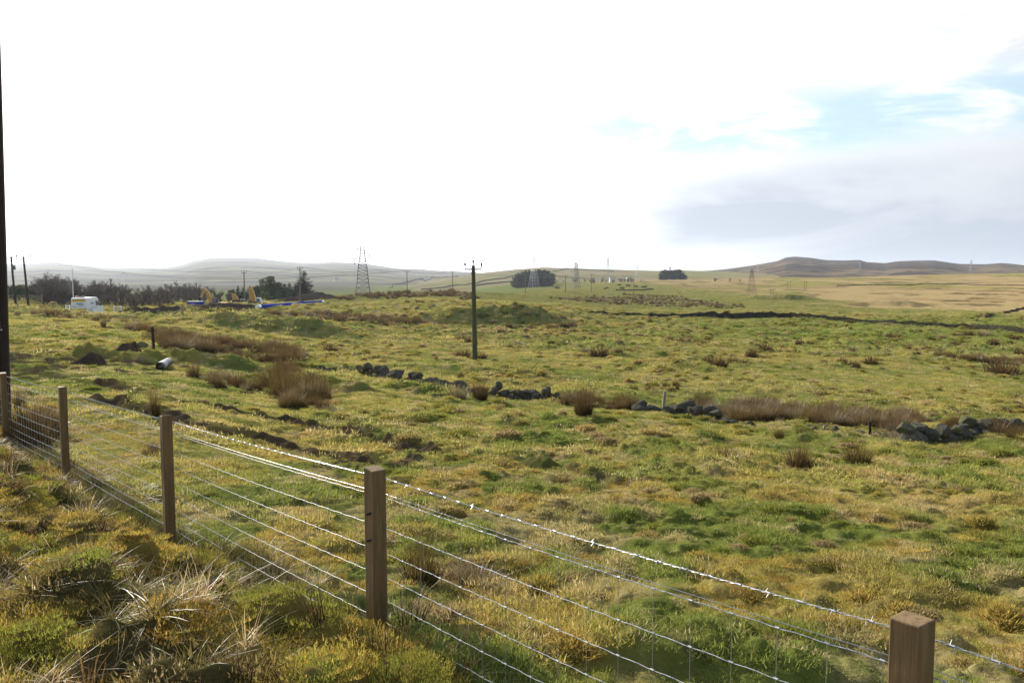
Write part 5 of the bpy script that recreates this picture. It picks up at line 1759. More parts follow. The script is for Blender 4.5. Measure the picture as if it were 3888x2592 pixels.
# ------------------------------------------------------------------ trees
def bare_tree_meshes(seed, spread_=0.42, n1=12):
    """height 1; trunk with limbs, and a crown of twigs"""
    r = random.Random(seed)
    tr, cr = MB(), MB()

    def limb(p, d, L, rad, lev, mbt):
        n = 4
        pts, rs = [p], [rad]
        q = p.copy()
        dd = d.copy()
        for k in range(n):
            dd = (dd + Vector((r.gauss(0, .13), r.gauss(0, .13), r.gauss(0.05, .10)))).normalized()
            q = q + dd * L / n
            pts.append(q.copy())
            rs.append(rad * (1 - 0.72 * (k + 1) / n))
        mbt.tube(pts, rs, 5 if lev < 2 else 3, caps=False)
        return pts
    t = Vector((0, 0, 0))
    trunk = limb(Vector((0, 0, -0.02)), Vector((r.gauss(0, .05), r.gauss(0, .05), 1)), 0.62, 0.026, 0, tr)
    stems = [trunk]
    if r.random() < 0.6:
        stems.append(limb(Vector((0.02, 0, -0.02)), Vector((r.gauss(0, .25), r.gauss(0, .25), 1)).normalized(), 0.55, 0.018, 0, tr))
    lim = []
    for st in stems:
        for k in range(n1):
            f = r.uniform(0.10, 1.0) * 4
            i = min(int(f), 3)
            p = st[i].lerp(st[i + 1], f - i)
            a = r.uniform(0, 6.28)
            d = Vector((math.cos(a) * r.uniform(.4, .95), math.sin(a) * r.uniform(.4, .95), r.uniform(.45, 1.0))).normalized()
            lim.append(limb(p, d, r.uniform(.20, spread_), 0.010, 1, tr))
        lim.append(limb(st[-1], Vector((r.gauss(0, .2), r.gauss(0, .2), 1)).normalized(), .34, 0.008, 1, tr))
    for lm in lim:
        for k in range(9):
            f = r.uniform(0.10, 1.0) * 4
            i = min(int(f), 3)
            p = lm[i].lerp(lm[i + 1], f - i)
            d = ((lm[i + 1] - lm[i]).normalized() + Vector((r.gauss(0, .6), r.gauss(0, .6), r.gauss(.25, .4)))).normalized()
            sub = limb(p, d, r.uniform(.09, .2), 0.0042, 2, cr)
            for j in range(7):
                f2 = r.uniform(0.1, 1.0) * 4
                i2 = min(int(f2), 3)
                p2 = sub[i2].lerp(sub[i2 + 1], f2 - i2)
                d2 = ((sub[i2 + 1] - sub[i2]).normalized() + Vector((r.gauss(0, .6), r.gauss(0, .6), r.gauss(.3, .4)))).normalized()
                e = p2 + d2 * r.uniform(.04, .11)
                cr.tube([p2, p2.lerp(e, .5) + Vector((r.gauss(0, .006), r.gauss(0, .006), 0)), e], [0.0036, 0.0028, 0.0014], 3, caps=False)
    return tr, cr


def proto_tree(name, tr, cr, mt, mc):
    root = bpy.data.objects.new(name, None)
    COL.objects.link(root)
    tr.build('trunk', mt, root)
    cr.build('crown', mc, root)
    return root


class Kind:
    """first use moves the model itself, later uses copy it with its parts"""
    def __init__(s, root):
        s.root, s.used = root, False

    def put(s, x, y, z, sc, rz, label, cat, grp):
        o = copy_tree(s.root) if s.used else s.root
        s.used = True
        o.location = (x, y, z)
        o.scale = sc
        o.rotation_euler = (0, 0, rz)
        return tag(o, label, cat, grp)


BARE = [Kind(proto_tree('bare_tree', *bare_tree_meshes(k, 0.40 if k % 2 else 0.34), M['bark'], M['twig'])) for k in range(5)]
rt = random.Random(5)


def plant(kind, px, base_, top, Y, label, cat, grp, wide=1.0):
    x = fan(px, base_) * Y
    z = float(ground_all(np.array([x]), np.array([Y]))[0]) if Y > 330 else Hs(x, Y)
    h = EZ + slope(top) * Y - z
    kind.put(x, Y, z - 0.05, (h * wide, h * wide, h), rt.uniform(0, 6.28), label, cat, grp)


GB = 'bare trees along the left boundary'
LB = 'bare winter tree in the dense row behind the white van'
special = {(185, 1046): 'tallest bare tree, left half of the pair right of the twin poles', (222, 1040): 'tallest bare tree, right half of the pair right of the twin poles', (368, 1066): 'tall dark bare tree right above the front of the van', (712, 1076): 'bare tree with a rounded top left of the big digger'}
row = [(185, 1046, 150), (222, 1040, 151), (368, 1066, 150), (712, 1076, 206)]
for k in range(64):
    px = 135 + 640 * k / 63 + rt.uniform(-6, 6)
    tp = np.interp(px, [130, 160, 190, 250, 275, 340, 400, 480, 580, 620, 700, 780], [1078, 1066, 1052, 1056, 1075, 1084, 1080, 1096, 1098, 1092, 1084, 1092]) + rt.uniform(-8, 14)
    row.append((px, tp - 12, rt.uniform(146, 176) if px < 660 else rt.uniform(205, 225)))
for px, tp, Y in row:
    lab = special.get((px, tp), LB)
    plant(rt.choice(BARE), px, 1160, tp, Y, lab, 'tree', GB, rt.uniform(0.95, 1.35))
for px, tp in [(800, 1090), (822, 1086), (838, 1100), (868, 1098)]:
    plant(rt.choice(BARE), px, 1150, tp, 215, 'thin pale bare tree between the big digger and the conifers', 'tree', 'thin bare trees among the diggers', 0.85)
for px, tp, lab in [(2715, 1050, 'largest of three bare trees on the green bank of the moor'), (2772, 1053, 'dark bare tree, middle of three on the green bank of the moor'), (2809, 1058, 'smallest of three bare trees on the green bank of the moor')]:
    plant(rt.choice(BARE), px, 1079, tp, 800, lab, 'tree', 'three bare trees on the moor', 1.0)
for k in range(24):
    px = rt.uniform(2105, 2330) if k < 16 else rt.uniform(2330, 2440)
    plant(rt.choice(BARE), px, 1078, 1056 + rt.uniform(-4, 8) + (8 if px < 2160 else 0), rt.uniform(860, 930), 'bare tree in the grey band before the far substation', 'tree', 'bare trees before the substation', 1.5)


def leaf_quads(mb, r, c, rad, n, size, up=0.3):
    for _ in range(n):
        v = Vector((r.gauss(0, 1), r.gauss(0, 1), r.gauss(0, 1))).normalized() * rad * (r.uniform(0.35, 1) ** 0.4)
        p = Vector(c) + Vector((v.x, v.y, v.z * 0.8))
        d = (v.normalized() + Vector((r.gauss(0, .5), r.gauss(0, .5), r.gauss(up, .5)))).normalized()
        s_ = size * r.uniform(.6, 1.4)
        w = d.orthogonal().normalized()
        w = Matrix.Rotation(r.uniform(0, 6.28), 3, d) @ w
        mb.add([p - w * s_ * .5, p + w * s_ * .5, p + w * s_ * .22 + d * s_, p - w * s_ * .22 + d * s_], [(0, 1, 2, 3)])


def shade_attr(o, seed):
    me = o.data
    rg = np.random.default_rng(seed)
    nf = len(me.polygons)
    a = me.attributes.new('shade', 'FLOAT', 'POINT')
    sh = np.repeat(rg.uniform(0, 1, len(me.vertices) // 4 + 1), 4)[:len(me.vertices)]
    a.data.foreach_set('value', sh.astype(np.float32))


def spruce(seed, slim=1.0, gaps=0.0):
    r = random.Random(seed)
    tr, cr = MB(), MB()
    tr.tube([(0, 0, -0.02), (0, 0, 0.5), (0, 0, 0.98)], [0.022, 0.014, 0.003], 7)
    z = 0.06
    while z < 0.99:
        L = (0.30 * (1 - z) ** 0.85 + 0.012) * slim
        nb = int(9 if z < .6 else 7)
        for k in range(nb):
            if r.random() < gaps:
                continue
            a = r.uniform(0, 6.28)
            l = L * r.uniform(.65, 1.22)
            dirv = Vector((math.cos(a), math.sin(a), 0))
            side = Vector((-math.sin(a), math.cos(a), 0))
            n = max(3, int(l / 0.026))
            for i in range(n):
                t = (i + 0.3) / n
                p = dirv * l * t + Vector((0, 0, z - 0.10 * l * t + 0.22 * l * t * t))
                for sg in (-1, 1):
                    w = (side * sg + dirv * 0.7 + Vector((0, 0, r.gauss(-.25, .25)))).normalized()
                    s_ = (0.058 + 0.05 * (1 - t)) * r.uniform(.7, 1.3) * (0.5 + 0.7 * (1 - z))
                    u = w.cross(Vector((0, 0, 1))).normalized() * s_ * 0.36
                    cr.add([p - u, p + u, p + w * s_ + u * .4, p + w * s_ - u * .4], [(0, 1, 2, 3)])
            e = dirv * l * 1.03 + Vector((0, 0, z + 0.12 * l))
            b = dirv * l * .8 + Vector((0, 0, z + .06 * l))
            u = side * 0.008
            cr.add([b - u * 2, b + u * 2, e + u * .4, e - u * .4], [(0, 1, 2, 3)])
        z += 0.030 + 0.012 * r.random()
    return tr, cr


def pine(seed, wide=0.36):
    r = random.Random(seed)
    tr, cr = MB(), MB()
    tr.tube([(0, 0, -0.02), (0.01, 0, 0.4), (0, 0.01, 0.85)], [0.03, 0.022, 0.006], 7)
    for k in range(30):
        z = r.uniform(0.14, 0.92)
        w = wide * math.sqrt(max(0.02, 1 - ((z - 0.40) / 0.60) ** 2))
        a = r.uniform(0, 6.28)
        d = w * r.uniform(.25, 1.0)
        c = Vector((math.cos(a) * d, math.sin(a) * d, z))
        tr.tube([(0, 0, z - .08), c], [0.008, 0.003], 4, caps=False)
        leaf_quads(cr, r, c, r.uniform(.07, .13), 95, 0.034)
    return tr, cr


def conifer_kind(name, gen, m, seed):
    tr, cr = gen
    k = Kind(proto_tree(name, tr, cr, M['bark'], m))
    shade_attr([c for c in k.root.children if c.name.startswith('crown')][0], seed)
    return k


SPR = [conifer_kind('spruce_tree', spruce(k, [1.0, .8, 1.1][k], [0, .05, .1][k]), M['needles'], k) for k in range(3)]
PIN = [conifer_kind('pine_tree', pine(k + 9, [.36, .42, .32][k]), M['needles_pine'] if k < 2 else M['needles'], k + 5) for k in range(3)]
GC = 'conifers behind the roadworks'
for kind, px, tp, Y, lab, wd in [(SPR[2], 1155, 1026, 250, 'tall ragged dark spruce beside the wooden pole', 1.7), (PIN[0], 1020, 1047, 245, 'big rounded pine behind the right hand digger', 1.25), (PIN[1], 1062, 1068, 248, 'smaller rounded pine between the big pine and the spruce', 1.2),
                                 (SPR[0], 1100, 1072, 262, 'dark conifer close left of the tall spruce', 1.5), (SPR[1], 1122, 1076, 262, 'dark conifer tucked behind the tall spruce', 1.5), (PIN[2], 985, 1082, 250, 'low dark pine at the left foot of the big pine', 1.4),
                                 (SPR[1], 905, 1084, 255, 'small pointed conifer left of the pole between the diggers', 1.6), (SPR[0], 925, 1088, 260, 'small conifer right behind the pole between the diggers', 1.6), (SPR[2], 950, 1084, 258, 'small pointed conifer behind the right hand digger', 1.5), (PIN[2], 883, 1096, 252, 'leftmost low conifer of the group behind the diggers', 1.3),
                                 (PIN[1], 968, 1086, 256, 'low bushy pine between the pointed conifers and the big pine', 1.5), (SPR[0], 1082, 1076, 258, 'dark conifer between the smaller pine and its neighbour', 1.9), (SPR[1], 1042, 1070, 262, 'dark conifer half hidden behind the big pine', 1.9)]:
    plant(kind, px, 1136, tp, Y, lab, 'tree', GC, wd)
for k in range(44):
    px = 1962 + (k % 22) * 6.2 + rt.uniform(-4, 4)
    t = (px - 1955) / 150
    tp = np.interp(px, [1955, 1975, 2010, 2040, 2075, 2100], [1044, 1028, 1022, 1022, 1024, 1042]) + rt.uniform(-2, 7) + (10 if k >= 22 and px > 2035 else 0)
    if k >= 22:
        tp += 3
    plant(rt.choice([SPR[0], SPR[1], PIN[2]]), px, 1086, tp, (790 if k < 22 else 752) + rt.uniform(-8, 8), 'dark conifer in the dense square wood behind the white tower', 'tree', 'conifers of the square wood', rt.uniform(1.0, 1.35))
for k in range(18):
    px = 2505 + k * 5.9 + rt.uniform(-3, 3)
    tp = np.interp(px, [2500, 2518, 2540, 2562, 2580, 2596, 2610], [1050, 1024, 1021, 1020, 1022, 1032, 1052]) + rt.uniform(-2, 8)
    plant(rt.choice([PIN[2], PIN[2], SPR[1]]), px, 1066, tp, 1000 + rt.uniform(-15, 15), 'dark pine in the small clump on the sky line', 'tree', 'pines of the sky line clump', rt.uniform(1.1, 1.6))


def bush(px, base_, hpx, wpx, label, cat, grp, m, seed, ymin=2.0):
    r = random.Random(seed)
    x, y = hit(px, base_, ymin)
    h, w = hpx / FPX * y, wpx / FPX * y
    root = empty('bush', (x, y, float(ground_all(np.array([x]), np.array([y]))[0]) if y > 330 else Hs(x, y)), 0, label, cat, grp)
    tr, cr = MB(), MB()
    for k in range(5):
        tr.tube([(0, 0, -0.1), (r.gauss(0, w * .2), r.gauss(0, w * .15), h * .6)], [0.05, 0.02], 4)
    n = 8
    for k in range(n):
        leaf_quads(cr, r, (r.uniform(-.42, .42) * w, r.uniform(-.2, .2) * w, h * r.uniform(.3, .68)), h * .32, 90, h * .13)
    tr.build('stem', M['bark'], root)
    o = cr.build('foliage', m, root)
    shade_attr(o, seed)


GG = 'gorse bushes on the knoll'
for k, (px, b_, hp, wp) in enumerate([(2353, 1085, 7, 17), (2386, 1087, 8, 22), (2416, 1090, 7, 20), (2447, 1093, 8, 22), (2362, 1098, 9, 16), (2298, 1098, 6, 10), (2306, 1095, 6, 8), (2115, 1097, 9, 26)]):
    bush(px, b_, hp, wp, ['gorse bush, left of the upper row on the knoll', 'widest gorse bush in the upper row on the knoll', 'gorse bush left of the last pole', 'gorse bush right of the last pole', 'round gorse bush below the upper row on the knoll', 'left of two tiny bushes left of the gorse', 'right of two tiny bushes left of the gorse', 'bleached bush at the right foot of the dark wood'][k], 'bush', GG, M['needles_pine'], k + 40, 300)
for k, (px, w_) in enumerate([(40, 30), (75, 34), (110, 34), (140, 30)]):
    x = fan(px, 1150) * 168
    bush_y = 168
    r = random.Random(k)
    root = empty('bush', (x, bush_y, Hs(x, bush_y)), 0, 'green evergreen shrub in the hedge behind the twin poles', 'bush', 'evergreen shrubs behind the twin poles')
    cr, tr = MB(), MB()
    hh = EZ + slope(1086 - 5 * (k % 2)) * bush_y - Hs(x, bush_y)
    tr.tube([(0, 0, 0), (0, 0, hh * .6)], [0.08, 0.03], 5)
    for j in range(12):
        leaf_quads(cr, r, (r.uniform(-1.1, 1.1), r.uniform(-.6, .6), hh * r.uniform(.25, .82)), 0.7, 70, 0.30)
    tr.build('stem', M['bark'], root)
    shade_attr(cr.build('foliage', M['needles_pine'], root), k)


# ------------------------------------------------------------------ white van
def build_van():
    Y = 106.0
    x = fan(300, 1200) * Y
    z = Hs(x, Y)
    h = EZ + slope(1130) * Y - z
    root = empty('van', (x, Y, z), R(90) - R(-4.0), 'white high roofed works van with red and yellow chevrons on the back', 'van')
    Wd, Ln = 1.0, 5.2
    k = h / 2.55
    root.scale = (1, 1, k)
    prof = [(0.0, 0.42), (0.0, 1.0), (0.06, 2.38), (0.22, 2.52), (3.2, 2.55), (3.55, 2.48), (4.15, 1.62), (4.95, 1.38), (5.2, 1.1), (5.22, 0.45), (4.85, 0.36), (0.3, 0.36)]
    mb = MB()
    inn = [(a, -Wd, b) for a, b in prof]
    ins = 0.06
    n = len(prof)
    vs = []
    for yy, f in ((-Wd, 0), (Wd, 0)):
        for a, b in prof:
            t = max(0, (b - 1.1) / 1.45)
            vs.append((a, yy * (1 - 0.07 * t), b))
    fs = [tuple(range(n))[::-1], tuple(range(n, 2 * n))] + [(i, (i + 1) % n, (i + 1) % n + n, i + n) for i in range(n)]
    mb.add(vs, fs)
    mb.build('body', M['white_paint'], root, bevel=0.05)
    side = lambda b: -Wd * (1 - 0.07 * max(0, (b - 1.1) / 1.45))

    def plate(name, pts, m, off=0.012, parent=root, sgn=1):
        """flat panel on the right hand side; pts (along, up)"""
        mb = MB()
        v0 = [(a, sgn * (side(b) - off), b) for a, b in pts]
        v1 = [(a, sgn * (side(b) + 0.02), b) for a, b in pts]
        n = len(pts)
        mb.add(v0 + v1, [tuple(range(n)), tuple(range(n, 2 * n))[::-1]] + [(i, (i + 1) % n, (i + 1) % n + n, i + n) for i in range(n)])
        return mb.build(name, m, parent)
    for sg in (1, -1):
        plate('window', [(2.75, 1.42), (3.42, 1.42), (3.42, 2.05), (2.75, 2.05)], M['glass'], sgn=sg)
        plate('window', [(3.50, 1.42), (4.05, 1.46), (3.74, 2.05), (3.50, 2.05)], M['glass'], sgn=sg)
    mb = MB()
    mb.add([(4.17, -0.86, 1.66), (4.17, 0.86, 1.66), (3.60, 0.80, 2.44), (3.60, -0.80, 2.44)], [(0, 1, 2, 3)])
    mb.build('windscreen', M['glass'], root, loc=(0.02, 0, 0.02))
    # chevron boards on the rear doors
    for z0, z1, lab in ((0.72, 1.10, 'lower'), (2.02, 2.36, 'upper')):
        for half in (-1, 1):
            cb = MB()
            nst = 7
            hgt = z1 - z0
            wd = 0.80
            for sidx in range(-3, nst + 2):
                cb.cur = 0 if sidx % 2 else 1
                u0, u1 = sidx * wd / nst * 1.25, (sidx + 1) * wd / nst * 1.25
                sk = hgt * 0.95
                poly = [(u0 + sk, z0), (u1 + sk, z0), (u1, z1), (u0, z1)]
                # clip to the board
                def clip(pg, lo, hi):
                    for lim, keep in ((lo, 1), (hi, -1)):
                        o_ = []
                        for i in range(len(pg)):
                            a, b = pg[i], pg[(i + 1) % len(pg)]
                            ia, ib = (a[0] - lim) * keep >= 0, (b[0] - lim) * keep >= 0
                            if ia:
                                o_.append(a)
                            if ia != ib:
                                t = (lim - a[0]) / (b[0] - a[0])
                                o_.append((lim, a[1] + (b[1] - a[1]) * t))
                        pg = o_
                        if len(pg) < 3:
                            return []
                    return pg
                pg = clip(poly, 0.0, wd)
                if len(pg) >= 3:
                    cb.add([(-0.012 + 0.046 * max(0, (b - 1.0) / 1.38), half * (0.01 + a), b) for a, b in pg], [tuple(range(len(pg)))])
            cb.build('chevron_board', [M['red'], M['lime']], root)
    for sg in (-1, 1):
        mb = MB()
        mb.box((-0.02, sg * 0.92, 0.92), (0.06, 0.12, 0.46))
        mb.build('tail_light', M['red'], root, bevel=0.015)
        for xx in (0.95, 4.25):
            w = MB()
            w.tube([(xx, sg * 0.72, 0.36), (xx, sg * 0.97, 0.36)], 0.36, 20)
            wo = w.build('wheel', M['rubber'], root)
            rm = MB()
            rm.tube([(xx, sg * 0.96, 0.36), (xx, sg * 0.985, 0.36)], [0.21, 0.19], 14)
            rm.build('rim', M['steel'], wo)
        mb = MB()
        mb.box((4.0, sg * 1.13, 1.55), (0.12, 0.22, 0.36))
        mb.box((4.02, sg * 1.0, 1.48), (0.06, 0.14, 0.06))
        mb.build('mirror', M['black'], root, bevel=0.02)
        mb = MB()
        mb.box((5.14, sg * 0.78, 0.98), (0.16, 0.3, 0.24))
        mb.build('headlight', M['glass'], root, bevel=0.03)
    mb = MB()
    mb.box((-0.06, 0, 0.46), (0.14, 1.9, 0.16))
    mb.box((5.22, 0, 0.52), (0.12, 1.92, 0.26))
    mb.build('bumper', M['black'], root, bevel=0.02)
    bar = MB()
    bar.box((0.55, 0, 2.60), (0.26, 1.1, 0.09))
    bo = bar.build('light_bar', M['steel_dark'], root, bevel=0.02)
    for sg in (-1, 1):
        b = MB()
        b.box((0.55, sg * 0.40, 2.68), (0.24, 0.34, 0.13), taper=0.8)
        b.build('beacon', M['amber'], bo, bevel=0.02)
    # lettering too small to read from here: a swoosh, a bold line and thin lines
    lt = MB()
    rx = lambda b: -0.013 + 0.046 * max(0, (b - 1.0) / 1.38)

    def bar_r(y0, y1, z0, z1):
        lt.add([(rx(z0), y0, z0), (rx(z0), y1, z0), (rx(z1), y1, z1), (rx(z1), y0, z1)], [(0, 1, 2, 3)])
    for i in range(9):
        bar_r(0.28 - i * 0.098, 0.22 - i * 0.098, 1.66, 1.83)
    bar_r(0.02, -0.62, 1.56, 1.61)
    bar_r(0.05, -0.55, 1.42, 1.45)
    bar_r(0.75, 0.55, 1.30, 1.36)
    bar_r(0.50, 0.30, 1.30, 1.36)
    lt.build('rear_lettering', M['blue_ink'], root)
    sl_ = MB()
    for i in range(7):
        a = 1.25 + i * 0.14
        sl_.add([(a, side(b) - 0.006, b) for a, b in ((a, 1.72), (a + .09, 1.72), (a + .09, 1.92), (a, 1.92))], [(0, 1, 2, 3)])
    sl_.add([(a, side(b) - 0.006, b) for a, b in ((1.45, 1.60), (2.2, 1.60), (2.2, 1.66), (1.45, 1.66))], [(0, 1, 2, 3)])
    sl_.add([(a, side(b) - 0.006, b) for a, b in ((1.1, 1.18), (3.2, 1.18), (3.2, 1.23), (1.1, 1.23))], [(0, 1, 2, 3)])
    sl_.build('side_lettering', M['blue_ink'], root)
    st = MB()
    for i in range(5):
        a = 0.25 + i * 0.28
        st.add([(q, side(b) - 0.006, b) for q, b in ((a, 1.04), (a + .12, 1.04), (a + .42, 0.6), (a + .30, 0.6))], [(0, 1, 2, 3)])
    st.build('side_stripes', M['teal_ink'], root)


build_van()


# ------------------------------------------------------------------ roadworks
def digger(Y, gz, org, boom, stick, bucket, cab, label, ripe=0.55, roof=None):
    """outline points come in pixels of an enlarged detail: 7.35 per photo pixel from (680, 1060)"""
    k = Y / FPX / 7.35
    opx, opy = 680 + org / 7.35, 1060 + gz / 7.35
    x = fan(opx, opy) * Y
    zg = Hs(x, Y)
    zr = EZ + slope(opy) * Y
    root = empty('digger', (x, Y, zg), 0, label, 'digger', 'yellow diggers at the roadworks')
    dz = zr - zg
    c = lambda q: ((q[0] - org) * k, (gz - q[1]) * k + dz)

    def arm(name, pts, ws, m, d, parent=root):
        mb = MB()
        p = [Vector(c(q)) for q in pts]
        L, R2 = [], []
        for i in range(len(p)):
            t = (p[min(i + 1, len(p) - 1)] - p[max(i - 1, 0)]).normalized()
            nrm = Vector((-t.y, t.x))
            L.append(p[i] + nrm * ws[i] * k / 2)
            R2.append(p[i] - nrm * ws[i] * k / 2)
        mb.prism([tuple(v) for v in L + R2[::-1]], -d / 2, d / 2, 'y')
        return mb.build(name, m, parent, bevel=0.03)
    arm('boom', boom, [70, 95, 88, 60], M['yellow'], 0.5)
    arm('stick', stick, [80, 62, 40], M['yellow'], 0.4)
    ram = arm('hydraulic_ram', [(stick[0][0] - 12, stick[0][1] + 30), (stick[2][0] - 18, stick[2][1] - 10)], [18, 18], M['steel'], 0.12)
    ram.location.y = -0.3
    arm('bucket', bucket, [50, 75, 30], M['black'], 0.8)
    x0, z1, x1, z0 = cab
    a0, b1 = c((x0, z1))
    a1, b0 = c((x1, z0))
    mb = MB()
    mb.prism([(a0, b0), (a1, b0), (a1, b1), (a0 + (a1 - a0) * .16, b1)], -0.75, 0.15, 'y')
    cb = mb.build('cab', M['black'] if roof is None else M['plate'], root, bevel=0.05)
    wm = MB()
    wd, hg = a1 - a0, b1 - b0
    wm.box(((a0 + a1) / 2 + .06 * wd, -0.755, b0 + hg * .56), (wd * .66, 0.03, hg * .62))
    wm.build('window', M['cabglass'], cb)
    mb = MB()
    mb.box((a1 + 0.3, 0.1, b0 + 0.05), (2.9, 2.3, 0.95))
    mb.build('engine_house', M['yellow'], root, bevel=0.08)
    for yy in (-1.1, 1.1):
        mb = MB()
        pr = [(-1.9, 0.15), (-1.7, 0.0), (1.9, 0.0), (2.1, 0.15), (2.15, 0.45), (1.9, 0.75), (-1.7, 0.75), (-1.95, 0.45)]
        mb.prism([(a + 0.9, b) for a, b in pr], yy - 0.28, yy + 0.28, 'y')
        mb.build('track', M['rubber'], root)
    mb = MB()
    mb.box((0.9, 0, 0.7 + (b0 - 1.1 if b0 > 1.2 else 0) / 2), (1.4, 1.4, max(0.3, b0 - 0.9)))
    mb.build('turntable', M['steel_dark'], root)


M['cabglass'] = simple('cab_glass', (0.10, 0.16, 0.16), 0.1, spec=0.6)
digger(165, 800, 905, [(905, 700), (878, 550), (812, 390), (745, 285)], [(712, 255), (665, 390), (622, 510)], [(620, 505), (600, 560), (640, 610)], (955, 530, 1090, 720), 'largest yellow digger with raised boom above the blue container')
digger(195, 780, 1660, [(1660, 690), (1640, 600), (1585, 500), (1535, 420)], [(1522, 405), (1520, 520), (1540, 620)], [(1540, 620), (1545, 650), (1560, 680)], (1675, 560, 1790, 690), 'smallest yellow digger, in the middle of the three')
digger(175, 790, 2100, [(2110, 690), (2095, 520), (2060, 370), (2010, 230)], [(1995, 200), (1990, 400), (2000, 590)], [(2000, 590), (1985, 630), (2010, 670)], (2160, 510, 2300, 700), 'tall yellow digger with upright stick in front of the big pine', roof=1)


def build_container():
    Y = 160.0
    x = fan(743, 1160) * Y
    z = Hs(x, Y)
    zt = EZ + slope(1145) * Y
    h = max(1.2, zt - z)
    root = empty('site_container', (x, Y, zt - h), R(8), 'blue steel site container with a small white panel', 'container')
    mb = MB()
    mb.box((0, 0, h / 2), (2.75, 1.6, h))
    for k in range(12):
        mb.box((-1.3 + k * 0.236, -0.81, h / 2), (0.10, 0.05, h * 0.9))
    b = mb.build('body', M['blue'], root)
    mb = MB()
    mb.box((0, 0, h + 0.04), (2.85, 1.7, 0.08))
    mb.build('roof', M['steel'], root)
    mb = MB()
    mb.box((-0.25, -0.85, h - 0.62), (0.75, 0.03, 0.13))
    mb.box((-0.15, -0.85, h - 0.78), (0.6, 0.03, 0.11))
    mb.build('white_panel', M['plate'], root)


build_container()


def build_blue_pipe():
    pts = [P(976, 1172, 134), P(1060, 1164, 156), P(1150, 1155.5, 184), P(1226, 1149.5, 214)]
    r = 0.30
    out_ = []
    for i in range(13):
        t = i / 12 * 3
        k = min(int(t), 2)
        p = pts[k].lerp(pts[k + 1], t - k)
        p.z += 0.30
        out_.append(p)
    root = empty('water_main', out_[0], 0, 'long blue water main with white ends lying along the grass', 'pipe')
    q = [p - out_[0] for p in out_]
    mb = MB()
    mb.tube(q, r, 16)
    mb.build('pipe_run', M['blue'], root, smooth=True)
    for a, b in ((0, 0.16), (12, 11.85)):
        e = q[a].lerp(q[1 if a == 0 else 11], 0.42)
        d = (q[a] - e).normalized()
        mb = MB()
        mb.tube([q[a] + d * 0.08, e], r * 1.04, 16)
        mb.build('white_end', M['plate'], root, smooth=True)


build_blue_pipe()


def small_post(px, base_, top, Y, r, label, m, grp, cat='post', name='fence_post', brace=None):
    x = fan(px, base_) * Y
    z = Hs(x, Y)
    h = EZ + slope(top) * Y - z
    mb = MB()
    mb.tube([(0, 0, -0.2), (0, 0, h * .5), (0.01, 0, h)], [r, r, r * .95], 8)
    if brace:
        mb.tube([(0, -0.05, h * .62), (brace, -0.4, -0.1)], r * .7, 6)
    return tag(mb.build(name, m, None, loc=(x, Y, z)), label, cat, grp)


small_post(995, 1155, 1142, 150, 0.16, 'short white capped post by the end of the blue main', M['plate'], None)
small_post(693, 1186, 1152, 101, 0.16, 'stout strainer post with a sloping strut below the container', M['old_wood'], None, brace=-1.3)
GP = 'thin posts of the wire fence along the works'
for k, px in enumerate([355, 400, 452, 502, 545, 600, 622, 640, 660]):
    small_post(px, 1205, 1178 if px > 480 else 1185, 100.5, 0.05, 'thin grey post of the low fence along the works', M['old_wood'], GP)
for k, px in enumerate([915, 928, 945, 958, 968, 985]):
    small_post(px, 1150, 1134, 190, 0.06, 'thin pale post standing among the diggers', M['old_wood'], 'thin posts among the diggers')
small_post(279, 1150, 1020, 128, 0.07, 'slim pale mast rising behind the back of the van', M['plate'], None, 'mast', 'mast')
small_post(67, 1170, 1128, 97, 0.06, 'thin pale post on the bank below the twin poles', M['old_wood'], None)


def gate(px0, px1, top, Y, label, m, yaw=0.0, rails=5, h=1.15):
    x0, x1 = fan(px0, 1180) * Y, fan(px1, 1180) * Y
    xm = (x0 + x1) / 2
    z = EZ + slope(top) * Y - h
    root = empty('field_gate', (xm, Y, z), yaw, label, 'gate', 'gates and rail fences by the van')
    w = abs(x1 - x0) / max(0.3, abs(math.cos(yaw)))
    for sx in (-1, 1):
        mb = MB()
        mb.box((sx * w / 2, 0, h / 2 - 0.35), (0.09, 0.09, h + 0.9))
        mb.build('gate_post', m, root)
    for k in range(rails):
        mb = MB()
        mb.box((0, -0.06, h * (0.12 + 0.84 * k / (rails - 1))), (w, 0.04, 0.07))
        mb.build('rail', m, root)


gate(437, 457, 1163, 114, 'white barred gate standing open right of the van', M['plate'], R(35))
gate(252, 264, 1160, 108, 'white barred gate end just left of the van', M['plate'], R(20))
gate(205, 250, 1161, 110, 'grey timber rail fence left of the van', M['old_wood'], 0, 4)
gate(30, 165, 1121, 135, 'long grey rail fence in front of the hedge behind the twin poles', M['old_wood'], R(-6), 3, 0.8)


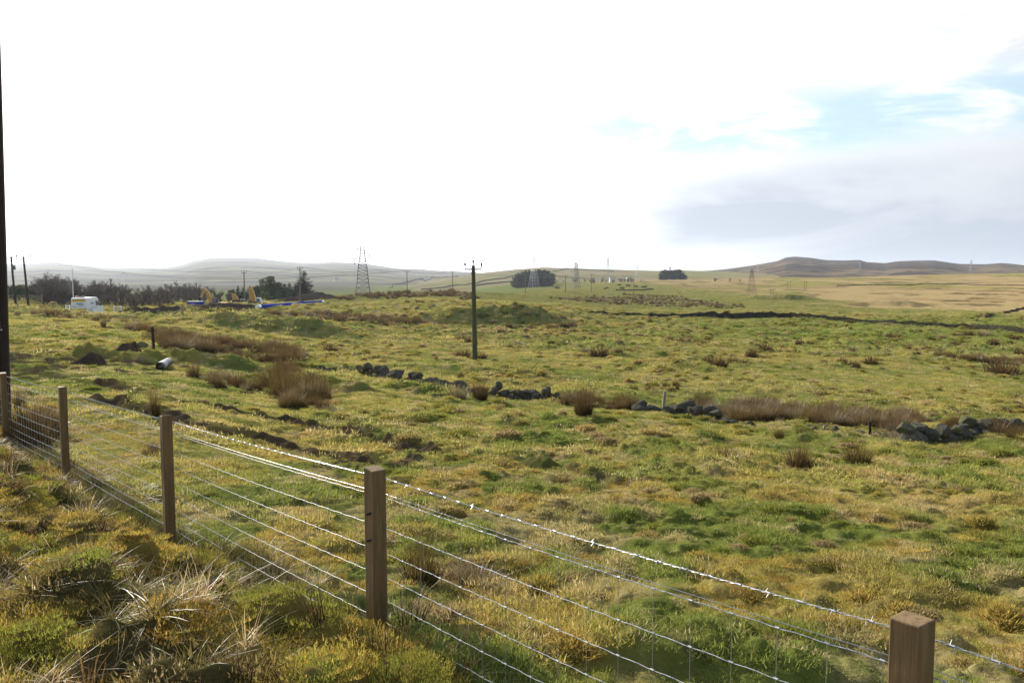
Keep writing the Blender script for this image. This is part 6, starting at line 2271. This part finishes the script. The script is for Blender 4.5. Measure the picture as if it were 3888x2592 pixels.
# ------------------------------------------------------------------ far buildings
def substation():
    r = random.Random(3)
    for k, px in enumerate([2120, 2135, 2270, 2300, 2325, 2345, 2366, 2385, 2410]):
        Y = 960
        x = fan(px, 1060) * Y
        z = float(ground_all(np.array([x]), np.array([float(Y)]))[0])
        ht = EZ + slope(1046 + (k % 3) * 2) * Y - z
        root = empty('switch_gantry', (x, Y, z), r.uniform(-.3, .3), 'grey steel gantry in the far substation row', 'gantry', 'gantries of the far substation')
        w = r.uniform(4, 8)
        for sx in (-1, 1):
            mb = MB()
            mb.box((sx * w / 2, 0, ht / 2), (0.5, 0.5, ht))
            mb.build('leg', M['steel'], root)
        mb = MB()
        mb.box((0, 0, ht - 0.3), (w + 1.5, 0.45, 0.5))
        for j in range(3):
            mb.box((-w / 2 + w * j / 2, 0, ht - 1.2), (0.3, 0.3, 1.6))
        mb.build('beam', M['steel'], root)
    for px, lab in [(2386, 'white flat roofed switch house right in the far substation'), (2322, 'white flat roofed switch house left in the far substation')]:
        Y = 940
        x = fan(px, 1060) * Y
        z = float(ground_all(np.array([x]), np.array([float(Y)]))[0])
        root = empty('switch_house', (x, Y, z), 0.2, lab, 'building', 'switch houses of the far substation')
        hh = EZ + slope(1053) * Y - z
        mb = MB()
        mb.box((0, 0, hh / 2), (5, 4, hh))
        mb.build('wall', M['wall_white'], root)
        mb = MB()
        mb.box((0, 0, hh + 0.15), (5.4, 4.4, 0.3))
        mb.build('roof', M['slate'], root)


substation()


def farmhouse():
    Y = 1650.0
    x = fan(1276, 1087) * Y
    z = float(ground_all(np.array([x]), np.array([Y]))[0])
    root = empty('farmhouse', (x, Y, z), R(25), 'tiny white farmhouse on the valley side right of the spruce', 'house')
    hh = EZ + slope(1081) * Y - z
    hh = min(max(hh, 3.0), 6.0)
    mb = MB()
    mb.box((0, 0, hh / 2), (9, 6, hh))
    mb.build('wall', M['wall_white'], root)
    mb = MB()
    mb.prism([(-3.3, hh), (3.3, hh), (0, hh + 2.6)], -4.7, 4.7, 'x')
    mb.build('roof', M['slate'], root)
    for sx in (-4, 4):
        mb = MB()
        mb.box((sx, 0, hh + 2.8), (0.8, 0.8, 1.4))
        mb.build('chimney', M['wall_white'], root)


farmhouse()
